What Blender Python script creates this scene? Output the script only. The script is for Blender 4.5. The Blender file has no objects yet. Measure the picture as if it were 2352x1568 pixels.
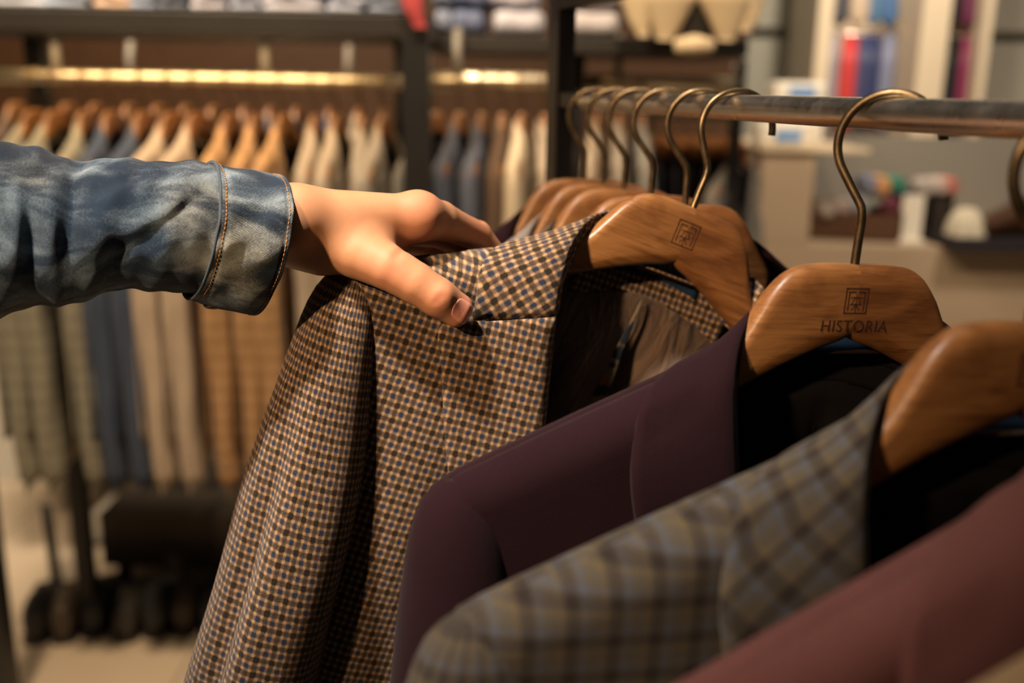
import bpy, math, random
import numpy as np
from mathutils import Vector, Matrix
rnd = random.Random(7)
C = bpy.context.scene.collection
SC = bpy.context.scene
# ------------------------------------------------------------------ camera
FPX = 2287.0
PITCH = math.atan(0.2529); ROLL = math.radians(1.0); CAMH = 1.40
cf = Vector((0, math.cos(PITCH), -math.sin(PITCH)))
cu0 = Vector((0, math.sin(PITCH), math.cos(PITCH)))
cr0 = Vector((1, 0, 0))
cu = cu0*math.cos(ROLL) - cr0*math.sin(ROLL)
cr = cr0*math.cos(ROLL) + cu0*math.sin(ROLL)
CAM = Vector((0, 0, CAMH))
cd = bpy.data.cameras.new('camera'); cam = bpy.data.objects.new('camera', cd); C.objects.link(cam)
m = Matrix((cr, cu, -cf)).transposed().to_4x4(); m.translation = CAM
cam.matrix_world = m
cd.sensor_width = 36; cd.lens = FPX*36/2352; cd.clip_start = 0.02
cd.dof.use_dof = True; cd.dof.focus_distance = 0.575; cd.dof.aperture_fstop = 3.5
SC.camera = cam
# ------------------------------------------------------------------ view and light
SC.view_settings.view_transform = 'Standard'; SC.view_settings.look = 'None'
SC.view_settings.gamma = 1; SC.view_settings.use_curve_mapping = False
SC.view_settings.exposure = 0.0
SC.cycles.use_denoising = True
W = bpy.data.worlds.new('world'); SC.world = W; W.use_nodes = True
W.node_tree.nodes['Background'].inputs[0].default_value = (1.0, 0.78, 0.58, 1)
W.node_tree.nodes['Background'].inputs[1].default_value = 0.042
def P(px, py, z):
    return CAM + cf*z + cr*((px-1176)/FPX*z) + cu*((784-py)/FPX*z)
def area(name, loc, target, size, power, col, spread=180):
    l = bpy.data.lights.new(name, 'AREA'); l.shape = 'DISK'; l.size = size; l.energy = power; l.color = col
    l.spread = math.radians(spread)
    o = bpy.data.objects.new(name, l); C.objects.link(o); o.location = loc
    o.rotation_euler = (Vector(target)-Vector(loc)).to_track_quat('-Z', 'Y').to_euler()
    return o
NEUT = (1.0, 0.86, 0.72); WARM = (1.0, 0.66, 0.38)
STRIP = 1.4
area('added_soft_fill', (0.3, 1.15, 2.95), (0.15, 0.4, 1.2), 0.8, 5.0, (1.0, .84, .68))  # added lamp, no known fitting: rail highlight, soft light on jacket tops and rims
HERO = (0.0, 0.52, 1.30)
area('ceiling_spot_over_rail', (-0.60, 0.05, 2.9), P(900, 620, .60), 0.10, 2.1, NEUT, 27)
area('ceiling_spot_behind_camera', (-1.3, -1.0, 2.3), P(1150, 640, .6), 0.10, 0.85, WARM, 20)
area('ceiling_spot_far_rack_a', (-0.9, 0.9, 2.9), (-0.75, 2.1, 1.0), 0.2, 18, (1.0, .74, .47), 90)
area('ceiling_spot_far_rack_b', (0.2, 0.9, 2.9), (0.1, 2.2, 1.1), 0.2, 10, (1.0, .74, .47), 90)
area('ceiling_spot_counter', (1.4, 1.6, 2.9), (1.4, 3.4, 1.0), 0.3, 13, (1.0, .82, .62), 110)
area('ceiling_spot_wall', (0.9, 2.6, 2.9), (1.4, 4.6, 1.6), 0.3, 19, (1.0, .84, .66), 110)
area('ceiling_spot_floor', (-1.0, 2.0, 2.9), (-1.3, 3.2, 0.0), 0.3, 36, (1.0, .80, .58), 120)

def P(px, py, z):
    return CAM + cf*z + cr*((px-1176)/FPX*z) + cu*((784-py)/FPX*z)
def ray(px, py):
    return cf + cr*((px-1176)/FPX) + cu*((784-py)/FPX)
def BY(px, py, Y):
    d = ray(px, py); return CAM + d*(Y/d.y)
def BZ(px, py, Z):
    d = ray(px, py); return CAM + d*((Z-CAMH)/d.z)
def tag(o, label=None, cat=None, group=None, kind=None):
    if label: o['label'] = label
    if cat: o['category'] = cat
    if group: o['group'] = group
    if kind: o['kind'] = kind
    return o
def empty(name, loc, label=None, cat=None, group=None, M=None):
    o = bpy.data.objects.new(name, None); C.objects.link(o)
    if M is not None: o.matrix_world = M
    else: o.location = loc
    o.empty_display_size = 0.02
    return tag(o, label, cat, group)
def mesh(name, V, F, mat=None, parent=None, uv=None, smooth=True):
    me = bpy.data.meshes.new(name); me.from_pydata([tuple(v) for v in V], [], [tuple(f) for f in F]); me.update()
    if smooth: me.polygons.foreach_set('use_smooth', [True]*len(me.polygons))
    if uv is not None:
        L = me.uv_layers.new(name='UVMap')
        idx = np.empty(len(me.loops), dtype=np.int32); me.loops.foreach_get('vertex_index', idx)
        L.data.foreach_set('uv', np.asarray(uv, dtype=np.float32)[idx].ravel())
    if mat: me.materials.append(mat)
    o = bpy.data.objects.new(name, me); C.objects.link(o)
    if parent: o.parent = parent
    return o
def gridfaces(nr, nc, closed=False):
    F = []
    for i in range(nr-1):
        for j in range(nc if closed else nc-1):
            k = (j+1) % nc
            F.append((i*nc+j, i*nc+k, (i+1)*nc+k, (i+1)*nc+j))
    return F
def solid(o, t, off=0, bev=None):
    s = o.modifiers.new('s', 'SOLIDIFY'); s.thickness = t; s.offset = off; return o
def lens(a):
    return np.concatenate([[0], np.cumsum(np.linalg.norm(np.diff(a, axis=0), axis=1))])
def cr_spline(pts, n):
    """Catmull-Rom through pts (k x d) resampled at n values, param by chord length"""
    p = np.asarray(pts, float); s = lens(p); s = s/s[-1]
    t = np.linspace(0, 1, n); out = np.zeros((n, p.shape[1]))
    m = np.gradient(p, s, axis=0)
    k = np.clip(np.searchsorted(s, t, 'right')-1, 0, len(p)-2)
    h = (s[k+1]-s[k])[:, None]; u = ((t-s[k])/(s[k+1]-s[k]))[:, None]
    return ((2*u**3-3*u**2+1)*p[k]+(u**3-2*u**2+u)*h*m[k]+(-2*u**3+3*u**2)*p[k+1]+(u**3-u**2)*h*m[k+1])
def tube(name, pts, r, mat, parent=None, n=12, M=None, caps=True):
    p = np.asarray(pts, float); k = len(p)
    rr = np.full(k, r) if np.isscalar(r) else np.asarray(r)
    T = np.gradient(p, axis=0); T /= np.linalg.norm(T, axis=1)[:, None]
    ref = np.array([0, 0, 1.0]) if abs(T[0][2]) < .9 else np.array([0, 1.0, 0])
    N = np.cross(T[0], ref); N /= np.linalg.norm(N)
    V = []
    for i in range(k):
        N = N-T[i]*np.dot(N, T[i]); N /= np.linalg.norm(N); B = np.cross(T[i], N)
        for j in range(n):
            a = 2*math.pi*j/n; V.append(p[i]+rr[i]*(math.cos(a)*N+math.sin(a)*B))
    F = gridfaces(k, n, True)
    if caps:
        F.append(tuple(range(n))[::-1]); F.append(tuple(range((k-1)*n, k*n)))
    return mesh(name, V, F, mat, parent)
def box(name, lo, hi, mat, parent=None, bev=0.0, M=None):
    x0, y0, z0 = lo; x1, y1, z1 = hi
    V = [Vector(v) for v in ((x0,y0,z0),(x1,y0,z0),(x1,y1,z0),(x0,y1,z0),(x0,y0,z1),(x1,y0,z1),(x1,y1,z1),(x0,y1,z1))]
    if M is not None: V = [M @ v for v in V]
    F = [(0,3,2,1),(4,5,6,7),(0,1,5,4),(1,2,6,5),(2,3,7,6),(3,0,4,7)]
    o = mesh(name, V, F, mat, parent, smooth=False)
    if bev:
        b = o.modifiers.new('b', 'BEVEL'); b.width = bev; b.segments = 2
    return o
# ------------------------------------------------------------------ materials
class NT:
    def __init__(s, name):
        s.m = bpy.data.materials.new(name); s.m.use_nodes = True
        s.t = s.m.node_tree; s.n = s.t.nodes; s.b = s.n['Principled BSDF']
    def add(s, typ, **kw):
        n = s.n.new(typ)
        for k, v in kw.items(): setattr(n, k, v)
        return n
    def link(s, a, b): s.t.links.new(a, b)
    def val(s, sock, v):
        if hasattr(v, 'is_output'): s.link(v, sock)
        else: sock.default_value = v
    def math(s, op, a, b=0.0, c=0.0, clamp=False):
        n = s.add('ShaderNodeMath', operation=op, use_clamp=clamp)
        s.val(n.inputs[0], a); s.val(n.inputs[1], b)
        if len(n.inputs) > 2: s.val(n.inputs[2], c)
        return n.outputs[0]
    def mix(s, f, a, b, blend='MIX'):
        n = s.add('ShaderNodeMix', data_type='RGBA', blend_type=blend)
        s.val(n.inputs[0], f)
        for i, v in ((6, a), (7, b)):
            if hasattr(v, 'is_output'): s.link(v, n.inputs[i])
            else: n.inputs[i].default_value = (v[0], v[1], v[2], 1)
        return n.outputs[2]
    def sstep(s, x, a, b, o0=0.0, o1=1.0):
        n = s.add('ShaderNodeMapRange', interpolation_type='SMOOTHSTEP')
        s.val(n.inputs[0], x); n.inputs[1].default_value = a; n.inputs[2].default_value = b
        n.inputs[3].default_value = o0; n.inputs[4].default_value = o1
        return n.outputs[0]
    def noise(s, vec, scale, detail=3, rough=.5, dist=0.0):
        n = s.add('ShaderNodeTexNoise'); n.inputs['Scale'].default_value = scale
        n.inputs['Detail'].default_value = detail; n.inputs['Roughness'].default_value = rough
        n.inputs['Distortion'].default_value = dist
        if vec is not None: s.link(vec, n.inputs['Vector'])
        return n.outputs['Fac']
    def mapping(s, vec, loc=(0,0,0), rot=(0,0,0), sc=(1,1,1)):
        n = s.add('ShaderNodeMapping'); s.link(vec, n.inputs[0])
        n.inputs[1].default_value = loc; n.inputs[2].default_value = rot; n.inputs[3].default_value = sc
        return n.outputs[0]
    def bump(s, h, strength, dist=0.001):
        n = s.add('ShaderNodeBump'); n.inputs['Strength'].default_value = strength; n.inputs['Distance'].default_value = dist
        s.link(h, n.inputs['Height']); s.link(n.outputs[0], s.b.inputs['Normal'])
    def set(s, col=None, rough=None, metal=None, spec=None, coat=None, sheen=None):
        b = s.b.inputs
        if col is not None: s.val(b['Base Color'], (col[0], col[1], col[2], 1) if not hasattr(col, 'is_output') else col)
        if rough is not None: s.val(b['Roughness'], rough)
        if metal is not None: b['Metallic'].default_value = metal
        if spec is not None: b['Specular IOR Level'].default_value = spec
        if coat is not None: b['Coat Weight'].default_value = coat[0]; b['Coat Roughness'].default_value = coat[1]
        if sheen is not None: b['Sheen Weight'].default_value = sheen; b['Sheen Roughness'].default_value = .5
        return s.m
def plain(name, col, rough=.6, var=.12, scale=25, metal=0.0, spec=.4, coat=None, bump=0):
    t = NT(name); tc = t.add('ShaderNodeTexCoord')
    f = t.noise(tc.outputs['Object'], scale, 4)
    c = t.mix(f, [x*(1-var) for x in col], [min(1, x*(1+var)) for x in col])
    if bump: t.bump(f, bump)
    return t.set(c, rough, metal, spec, coat)
def uvsplit(t):
    tc = t.add('ShaderNodeTexCoord'); sp = t.add('ShaderNodeSeparateXYZ'); t.link(tc.outputs['UV'], sp.inputs[0])
    return tc.outputs['UV'], sp.outputs[0], sp.outputs[1]
def tri(t, x, pitch, off=0.0):
    f = t.math('FRACT', t.math('ADD', t.math('DIVIDE', x, pitch), off))
    return t.math('MULTIPLY', t.math('ABSOLUTE', t.math('SUBTRACT', f, .5)), 2.0)
def m_check():
    t = NT('brown_check_wool'); uv, u, v = uvsplit(t)
    ns = t.noise(uv, 1150, 2, .75)
    wv = t.math('MULTIPLY', t.math('SINE', t.math('MULTIPLY', t.math('ADD', u, v), 2*math.pi/.0011)),
                t.math('SINE', t.math('MULTIPLY', t.math('SUBTRACT', u, v), 2*math.pi/.0011)))
    sp = t.math('ADD', t.math('MULTIPLY_ADD', ns, 1.1, -.55), t.math('MULTIPLY', wv, .16))
    wob = t.math('MULTIPLY', t.math('SUBTRACT', t.noise(uv, 160, 2), .5), .0016)
    u2 = t.math('ADD', u, wob); v2 = t.math('SUBTRACT', v, wob)
    tu, tv = tri(t, u2, .0078), tri(t, v2, .0088)
    D = t.math('ADD', t.sstep(tu, .55, .82), t.sstep(tv, .55, .82))
    Bm = t.math('ADD', t.sstep(tu, .42, .15), t.sstep(tv, .42, .15))
    c = t.mix(t.math('ADD', t.math('MULTIPLY', Bm, .66), t.math('MULTIPLY', t.math('MULTIPLY', sp, Bm), .9), clamp=True), (.42, .26, .135), (.017, .025, .050))
    c = t.mix(t.math('ADD', t.math('MULTIPLY', D, .76), t.math('MULTIPLY', t.math('MULTIPLY', sp, D), .9), clamp=True), c, (.018, .012, .008))
    c = t.mix(1.0, c, t_rgb(t, t.math('MULTIPLY_ADD', sp, 1.0, 1.0)), 'MULTIPLY')
    t.bump(t.math('ADD', wv, ns), .5, .0004)
    return t.set(c, .9, spec=.15, sheen=.12)
def t_rgb(t, v):
    n = t.add('ShaderNodeCombineColor'); [t.link(v, n.inputs[i]) for i in range(3)]
    return n.outputs[0]
def m_plaid(name='grey_plaid_wool', base=(.080, .071, .058), P_=.0125, dark=(.028, .022, .02), yel=(.125, .09, .038), blu=(.07, .09, .14), amt=.50):
    t = NT(name); uv, u, v = uvsplit(t)
    tu, tv = tri(t, u, P_), tri(t, v, P_)
    D = t.math('ADD', t.sstep(tu, .52, .84), t.sstep(tv, .52, .84))
    Y = t.math('ADD', t.sstep(tri(t, u, P_, .25), .84, .95), t.sstep(tri(t, v, P_, .25), .84, .95))
    Bm = t.math('ADD', t.sstep(tri(t, u, P_, .72), .8, .95), t.sstep(tri(t, v, P_, .72), .8, .95))
    c = t.mix(t.math('MULTIPLY', Bm, .4, clamp=True), base, blu)
    c = t.mix(t.math('MULTIPLY', Y, .36, clamp=True), c, yel)
    c = t.mix(t.math('MULTIPLY', D, amt, clamp=True), c, dark)
    ns = t.noise(uv, 1400, 2, .7)
    c = t.mix(1.0, c, t_rgb(t, t.math('MULTIPLY_ADD', ns, 1.0, .5)), 'MULTIPLY')
    t.bump(ns, .4, .0004)
    return t.set(c, .92, spec=.12, sheen=.1)
def m_wool(name, col, var=.35, sheen=.04):
    t = NT(name); uv, u, v = uvsplit(t)
    ns = t.noise(uv, 900, 3, .7); big = t.noise(uv, 25, 3)
    k = t.math('ADD', t.math('MULTIPLY_ADD', ns, 2*var, 1-var), t.math('MULTIPLY_ADD', big, .4, -.2))
    c = t.mix(1.0, col, t_rgb(t, k), 'MULTIPLY')
    t.bump(ns, .35, .0004)
    return t.set(c, .9, spec=.06, sheen=sheen)
def m_wood(name, a, b, c3, rot=0.0, off=(0,0,0)):
    t = NT(name); tc = t.add('ShaderNodeTexCoord')
    vec = t.mapping(tc.outputs['Object'], off, (0, rot, 0), (9, 20, 30))
    n1 = t.noise(vec, 1.3, 5, .6, 1.6)
    w = t.add('ShaderNodeTexWave', wave_type='BANDS', bands_direction='Z', wave_profile='SAW')
    t.link(t.mapping(tc.outputs['Object'], off, (0, rot, 0), (2.2, 8, 26)), w.inputs[0])
    w.inputs['Scale'].default_value = 3.4; w.inputs['Distortion'].default_value = 14; w.inputs['Detail'].default_value = 3
    w.inputs['Detail Scale'].default_value = .8
    fine = t.noise(t.mapping(tc.outputs['Object'], off, (0, rot, 0), (40, 200, 420)), 1.0, 3)
    c = t.mix(t.sstep(n1, .3, .7), a, b)
    c = t.mix(t.math('MULTIPLY', t.sstep(w.outputs['Fac'], .80, 1.0), .30), c, c3)
    c = t.mix(t.math('MULTIPLY', t.sstep(fine, .52, .75), .45), c, c3)
    t.bump(fine, .08, .0005)
    return t.set(c, t.math('MULTIPLY_ADD', n1, .12, .36), spec=.4, coat=(.18, .30))
def m_denim(name='faded_denim', dark=.0):
    t = NT(name); uv, u, v = uvsplit(t)
    blot = t.noise(t.mapping(uv, (3, 1, 0), (0, 0, .5), (22, 34, 1)), 1.0, 4, .6, .5)
    big = t.noise(t.mapping(uv, (1, 7, 0), (0, 0, 0), (9, 9, 1)), 1.0, 2)
    tw = t.math('SINE', t.math('MULTIPLY', t.math('ADD', t.math('MULTIPLY', u, .62), t.math('MULTIPLY', v, .78)), 2*math.pi/.00078))
    sp = t.noise(t.mapping(uv, sc=(900, 2600, 1)), 1.0, 2, .7)
    th = t.math('ADD', t.math('MULTIPLY', tw, .14), t.math('MULTIPLY_ADD', sp, 1.2, -.6))
    f = t.math('ADD', t.math('MULTIPLY_ADD', blot, 2.9, -1.22-dark), th)
    c = t.mix(t.sstep(f, -.05, 1.0), (.004, .009, .017), (.31, .30, .235))
    c = t.mix(t.math('MULTIPLY', t.sstep(big, .36, .56), .75), c, t.mix(t.sstep(f, 0, 1.0), (.007, .022, .048), (.21, .33, .45)))
    t.bump(t.math('ADD', tw, sp), .5, .0004)
    return t.set(c, .85, spec=.2, sheen=.1)
def m_skin():
    t = NT('skin'); tc = t.add('ShaderNodeTexCoord'); ob = tc.outputs['Object']
    at = t.add('ShaderNodeAttribute', attribute_name='red'); red = at.outputs['Fac']
    n1 = t.noise(ob, 60, 4); n2 = t.noise(ob, 420, 3, .6)
    c = t.mix(n1, (.38, .18, .092), (.46, .23, .12))
    c = t.mix(red, c, (.50, .165, .095))
    c = t.mix(t.math('MULTIPLY', t.sstep(n2, .5, .75), .15), c, (.36, .15, .08))
    vo = t.add('ShaderNodeTexVoronoi', feature='DISTANCE_TO_EDGE'); t.link(ob, vo.inputs['Vector']); vo.inputs['Scale'].default_value = 1300
    h = t.math('ADD', t.math('MULTIPLY', t.sstep(vo.outputs['Distance'], 0, .12), .5), n2)
    t.bump(h, .10, .0004)
    t.set(c, .54, spec=.35)
    b = t.b.inputs; b['Subsurface Weight'].default_value = .18; b['Subsurface Radius'].default_value = (1, .35, .2); b['Subsurface Scale'].default_value = .004
    return t.m
def m_metal(name, col, rough, var=.3, scale=60):
    t = NT(name); tc = t.add('ShaderNodeTexCoord')
    n = t.noise(tc.outputs['Object'], scale, 5, .7); n2 = t.noise(tc.outputs['Object'], scale*9, 3, .7)
    c = t.mix(t.sstep(n, .35, .65), [x*(1-var) for x in col], [min(1, x*(1+var)) for x in col])
    return t.set(c, t.math('MULTIPLY_ADD', n2, .25, rough-.1), 1.0)
M = {}
M['check'] = m_check()
M['plaid'] = m_plaid()
M['purple'] = m_wool('plum_wool', (.015, .0055, .0085))
M['mauve'] = m_wool('mauve_wool', (.135, .056, .053))
M['beige'] = m_wool('beige_wool', (.50, .35, .20))
M['greywool'] = m_wool('grey_wool', (.20, .18, .165))
M['navy'] = m_wool('navy_felt', (.012, .030, .060), .5)
M['blacklin_and_shade'] = m_wool('black_lining_and_neck_shade', (.010, .009, .010), .2, .0)  # black lining; also the shade painted on neck facings and collar stands
M['wood'] = m_wood('hanger_wood', (.31, .142, .046), (.165, .064, .020), (.055, .016, .006), .35)
M['wood2'] = m_wood('hanger_wood_half', (.25, .104, .032), (.125, .046, .014), (.045, .013, .005), -.5, (.3, .2, .1))
M['groove'] = plain('burnt_groove', (.035, .012, .005), .7)
M['brass'] = m_metal('antique_brass', (.20, .145, .082), .36)
M['chrome'] = m_metal('brushed_steel_rail', (.80, .76, .70), .28, .08, 8)
M['blackmetal'] = plain('black_powder_coat', (.012, .011, .011), .45, .2)
M['denim'] = m_denim(); M['denimcuff'] = m_denim('faded_denim_cuff', -.04)
M['thread'] = plain('orange_thread', (.42, .17, .045), .8)
M['skin'] = m_skin()
def m_lining():
    t = NT('brown_satin_lining'); uv, u, v = uvsplit(t)
    n = t.noise(uv, 18, 3); f = t.noise(uv, 1500, 2)
    c = t.mix(n, (.11, .062, .034), (.16, .090, .050))
    t.bump(t.math('ADD', t.math('MULTIPLY', t.noise(t.mapping(uv, (0, 0, 0), (0, 0, .6), (46, 16, 1)), 1.0, 3, .55, 1.0), 8.0), f), .9, .004)
    t.set(c, .34, spec=.6); t.b.inputs['Sheen Weight'].default_value = .3
    return t.m
M['lining'] = m_lining()
# ------------------------------------------------------------------ garment frames
def frame(yaw, roll):
    a = math.radians(yaw); th = math.radians(roll)
    ex = Vector((math.cos(a), math.sin(a), 0)); ez = Vector((0, 0, 1)); en = Vector((math.sin(a), -math.cos(a), 0))
    return ex*math.cos(th)-ez*math.sin(th), ez*math.cos(th)+ex*math.sin(th), en
def fmat(O, fr, s=1.0):
    """local garment units: x right, y = -n (depth), z up, metres"""
    ex, ey, en = fr
    m = Matrix((ex*s, -en*s, ey*s)).transposed().to_4x4(); m.translation = O
    return m
def L(x, y, n): return (x/1000, -n/1000, y/1000)      # mm (right, up, toward viewer) -> object space
def LA(a): a = np.asarray(a, float)/1000; return np.stack([a[..., 0], -a[..., 2], a[..., 1]], -1)

HT = [(0,0),(23,-.3),(33,-1.8),(41,-6),(48,-13),(56,-26),(65,-41),(75,-51),(95,-63),(135,-83),(165,-98),(185,-108),(193,-116),(197,-127)]
HB = [(0,-39),(4,-41),(17,-45.5),(34,-53),(66,-69),(112,-92),(150,-112),(180,-128),(192,-134),(197,-129)]
def hanger_arm(side, W_=1.0):
    xs = np.array(sorted(set(list(np.linspace(0, 75, 31))+list(np.linspace(76, 188, 18))+[191, 194, 196, 197])))
    # smooth tables
    ht = cr_spline(HT, 160); hb = cr_spline(HB, 160)
    top = np.interp(xs, ht[:, 0], ht[:, 1]); bot = np.interp(xs, hb[:, 0], hb[:, 1])
    N = 28; V = []
    for x, t, b in zip(xs, top, bot):
        yc = (t+b)/2; hh = max((t-b)/2, .8)
        tn = 7.2+max(0, (x-78))*.08; r = min(6.2, hh*.95)
        if x > 182: tn *= max(.25, math.sqrt(max(0, 1-((x-182)/15.5)**2)))
        # slope-compensated rounding
        for k in range(N):
            a = 2*math.pi*(k+.5)/N; c, s = math.cos(a), math.sin(a)
            p = 5.0
            q = (abs(c)**p+abs(s)**p)**(-1/p)
            # vertical superellipse with rounding of constant size
            yy = s*q; nn = c*q
            ys = math.copysign(1, yy); e = abs(yy)*hh
            core = max(hh-r, 0)
            if e > core:
                f = (e-core)/max(hh-core, 1e-6); nn_l = math.sqrt(max(0, 1-f*f*.92)); nn = math.copysign(min(abs(nn), nn_l), nn)
            V.append((side*x*W_, yc+ys*e, nn*tn-max(0, x-80)*.0))
    V = LA(V); k = len(xs)
    F = gridfaces(k, N, True)
    F.append(tuple(range((k-1)*N, k*N)))
    if side < 0: F = [f[::-1] for f in F]
    return V, F
HA = [hanger_arm(-1), hanger_arm(1)]
def hook_pts():
    p = [(0, -12), (0, 0), (0, 14), (0, 24), (-.8, 28.5), (-3.5, 33), (-9, 41)]
    cx, cy, r = 8, 60.6, 25
    for a in np.linspace(198, 10, 32):
        p.append((cx+r*math.cos(math.radians(a)), cy+r*math.sin(math.radians(a))))
    return np.array(p)
HOOK = cr_spline(hook_pts(), 90)
WIRE = 2.35; ARC = (8, 60.6, 25)
def stroke(name, segs, w, mat, parent, n0, depth=.5):
    V = []; F = []
    for (x0, y0, x1, y1) in segs:
        d = np.array([x1-x0, y1-y0], float); l = np.linalg.norm(d); d /= l; q = np.array([-d[1], d[0]])*w/2
        a = np.array([x0, y0])-d*w/2; b = np.array([x1, y1])+d*w/2; k = len(V)
        for nn in (n0-depth, n0):
            for c in (a-q, b-q, b+q, a+q): V.append(L(c[0], c[1], nn))
        F += [(k+4, k+5, k+6, k+7), (k, k+1, k+5, k+4), (k+1, k+2, k+6, k+5), (k+2, k+3, k+7, k+6), (k+3, k, k+4, k+7)]
    return mesh(name, V, F, mat, parent, smooth=False)
def text_mesh(name, body, size, mat, parent, M_, ext=.0002):
    cu_ = bpy.data.curves.new(name, 'FONT'); cu_.body = body; cu_.size = size; cu_.align_x = 'CENTER'; cu_.align_y = 'CENTER'
    cu_.extrude = ext; cu_.space_character = 1.08
    o = bpy.data.objects.new(name+'_tmp', cu_); C.objects.link(o)
    dg = bpy.context.evaluated_depsgraph_get(); me = bpy.data.meshes.new_from_object(o.evaluated_get(dg))
    bpy.data.objects.remove(o); me.materials.clear(); me.materials.append(mat); me.name = name
    t = bpy.data.objects.new(name, me); C.objects.link(t); t.parent = parent; t.matrix_local = M_
    return t
def hanger(O, fr, label, group, swivel=0, emblem=True, em=1.0, writing=False, s=1.0, hs=1.0):
    root = empty('wooden_hanger', O, label, 'hanger', group, M=fmat(O, fr, s))
    a = mesh('hanger_arm', *HA[0], M['wood'], root); b = mesh('hanger_arm', *HA[1], M['wood2'], root)
    sw = math.radians(swivel); h = HOOK*hs
    pts = np.stack([h[:, 0]*math.cos(sw), h[:, 1], h[:, 0]*math.sin(sw)], -1)
    o = tube('hook', LA(pts), WIRE/1000, M['brass'], root, 12)
    if emblem:
        cx, cy, q = -.8*em, -18.5, 6.6
        seg = [(-q, q, q, q), (q, q, q, -q), (q, -q, -q, -q), (-q, -q, -q, q),
               (-q+1.9, q-1.9, -.9, q-1.9), (.9, q-1.9, q-1.9, q-1.9), (q-1.9, q-1.9, q-1.9, -q+1.6), (-q+1.9, q-1.9, -q+1.9, -q+1.6),
               (-3.2, 1.7, 3.4, 1.7), (-3.4, -1.9, 3.0, -1.9), (0, 3.6, 0, -1.9), (0, -1.9, 0, -q), (.9, 1.8, 2.6, -1.7), (-.9, 1.8, -2.6, -1.7), (.3, -2.4, 2.2, -4.9), (-.3, -2.4, -2.2, -4.9)]
        e = stroke('carved_emblem', [(x0*em+cx, y0*em+cy, x1*em+cx, y1*em+cy) for x0, y0, x1, y1 in seg[:8]], .75, M['groove'], root, 7.28, .5)
        e2 = stroke('carved_symbol', [(x0*em+cx, y0*em+cy, x1*em+cx, y1*em+cy) for x0, y0, x1, y1 in seg[8:]], .62, M['groove'], e, 7.26, .5)
    if writing:
        mt = Matrix.Rotation(math.pi/2, 4, 'X'); mt.translation = Vector(L(0, -32.3, 7.2))
        text_mesh('carved_lettering', 'HISTORIA', .0088, M['groove'], root, mt)
    return root

# ------------------------------------------------------------------ jacket builder (mm, local frame)
RIDGE = np.array([(0,-34),(46,-34),(56,-38),(68,-45),(85,-53),(120,-69),(160,-88),(176,-96),(186,-105),(200,-122)])
def ridge(x): return np.interp(np.abs(x), RIDGE[:, 0], RIDGE[:, 1])
ROLL_0 = [(0,-15,-25),(-25,-15,-23),(-47,-22.5,-12),(-61,-32,5),(-68,-46,17),(-68,-65,22),(-65,-83,26)]
ROLL2_0 = [(-65,-83,26),(-57,-116,30),(-48,-150,33),(-31,-215,33),(-14,-290,31),(3,-350,28)]
OUT1_0 = [(0,-50,-31),(-38,-48,-30),(-68,-46,-16),(-98,-55,0),(-111,-64,14),(-116,-75,25),(-114,-89,30),(-111,-101,31)]
OUT2_0 = [(-112,-102.5,31.5),(-127,-107,32),(-117,-135,32),(-95,-185,32),(-72,-230,32),(-44,-290,31),(-6,-350,29)]
def nfront(x, y, d):
    """distance of the front cloth from the hanger plane at depth d under the ridge"""
    r = 17.0
    base = np.where(d < r, 23*np.sqrt(np.clip(1-(1-d/r)**2, 0, 1)), 23+0*d)
    lo = np.clip((d-20)/400, 0, 1)
    fold = lo*(5*np.sin(x*.045+y*.006+1.2)+3*np.sin(x*.11-y*.004))
    return base*(1-.25*np.clip((-x-120)/60, 0, 1)*1.0)+fold
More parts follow.
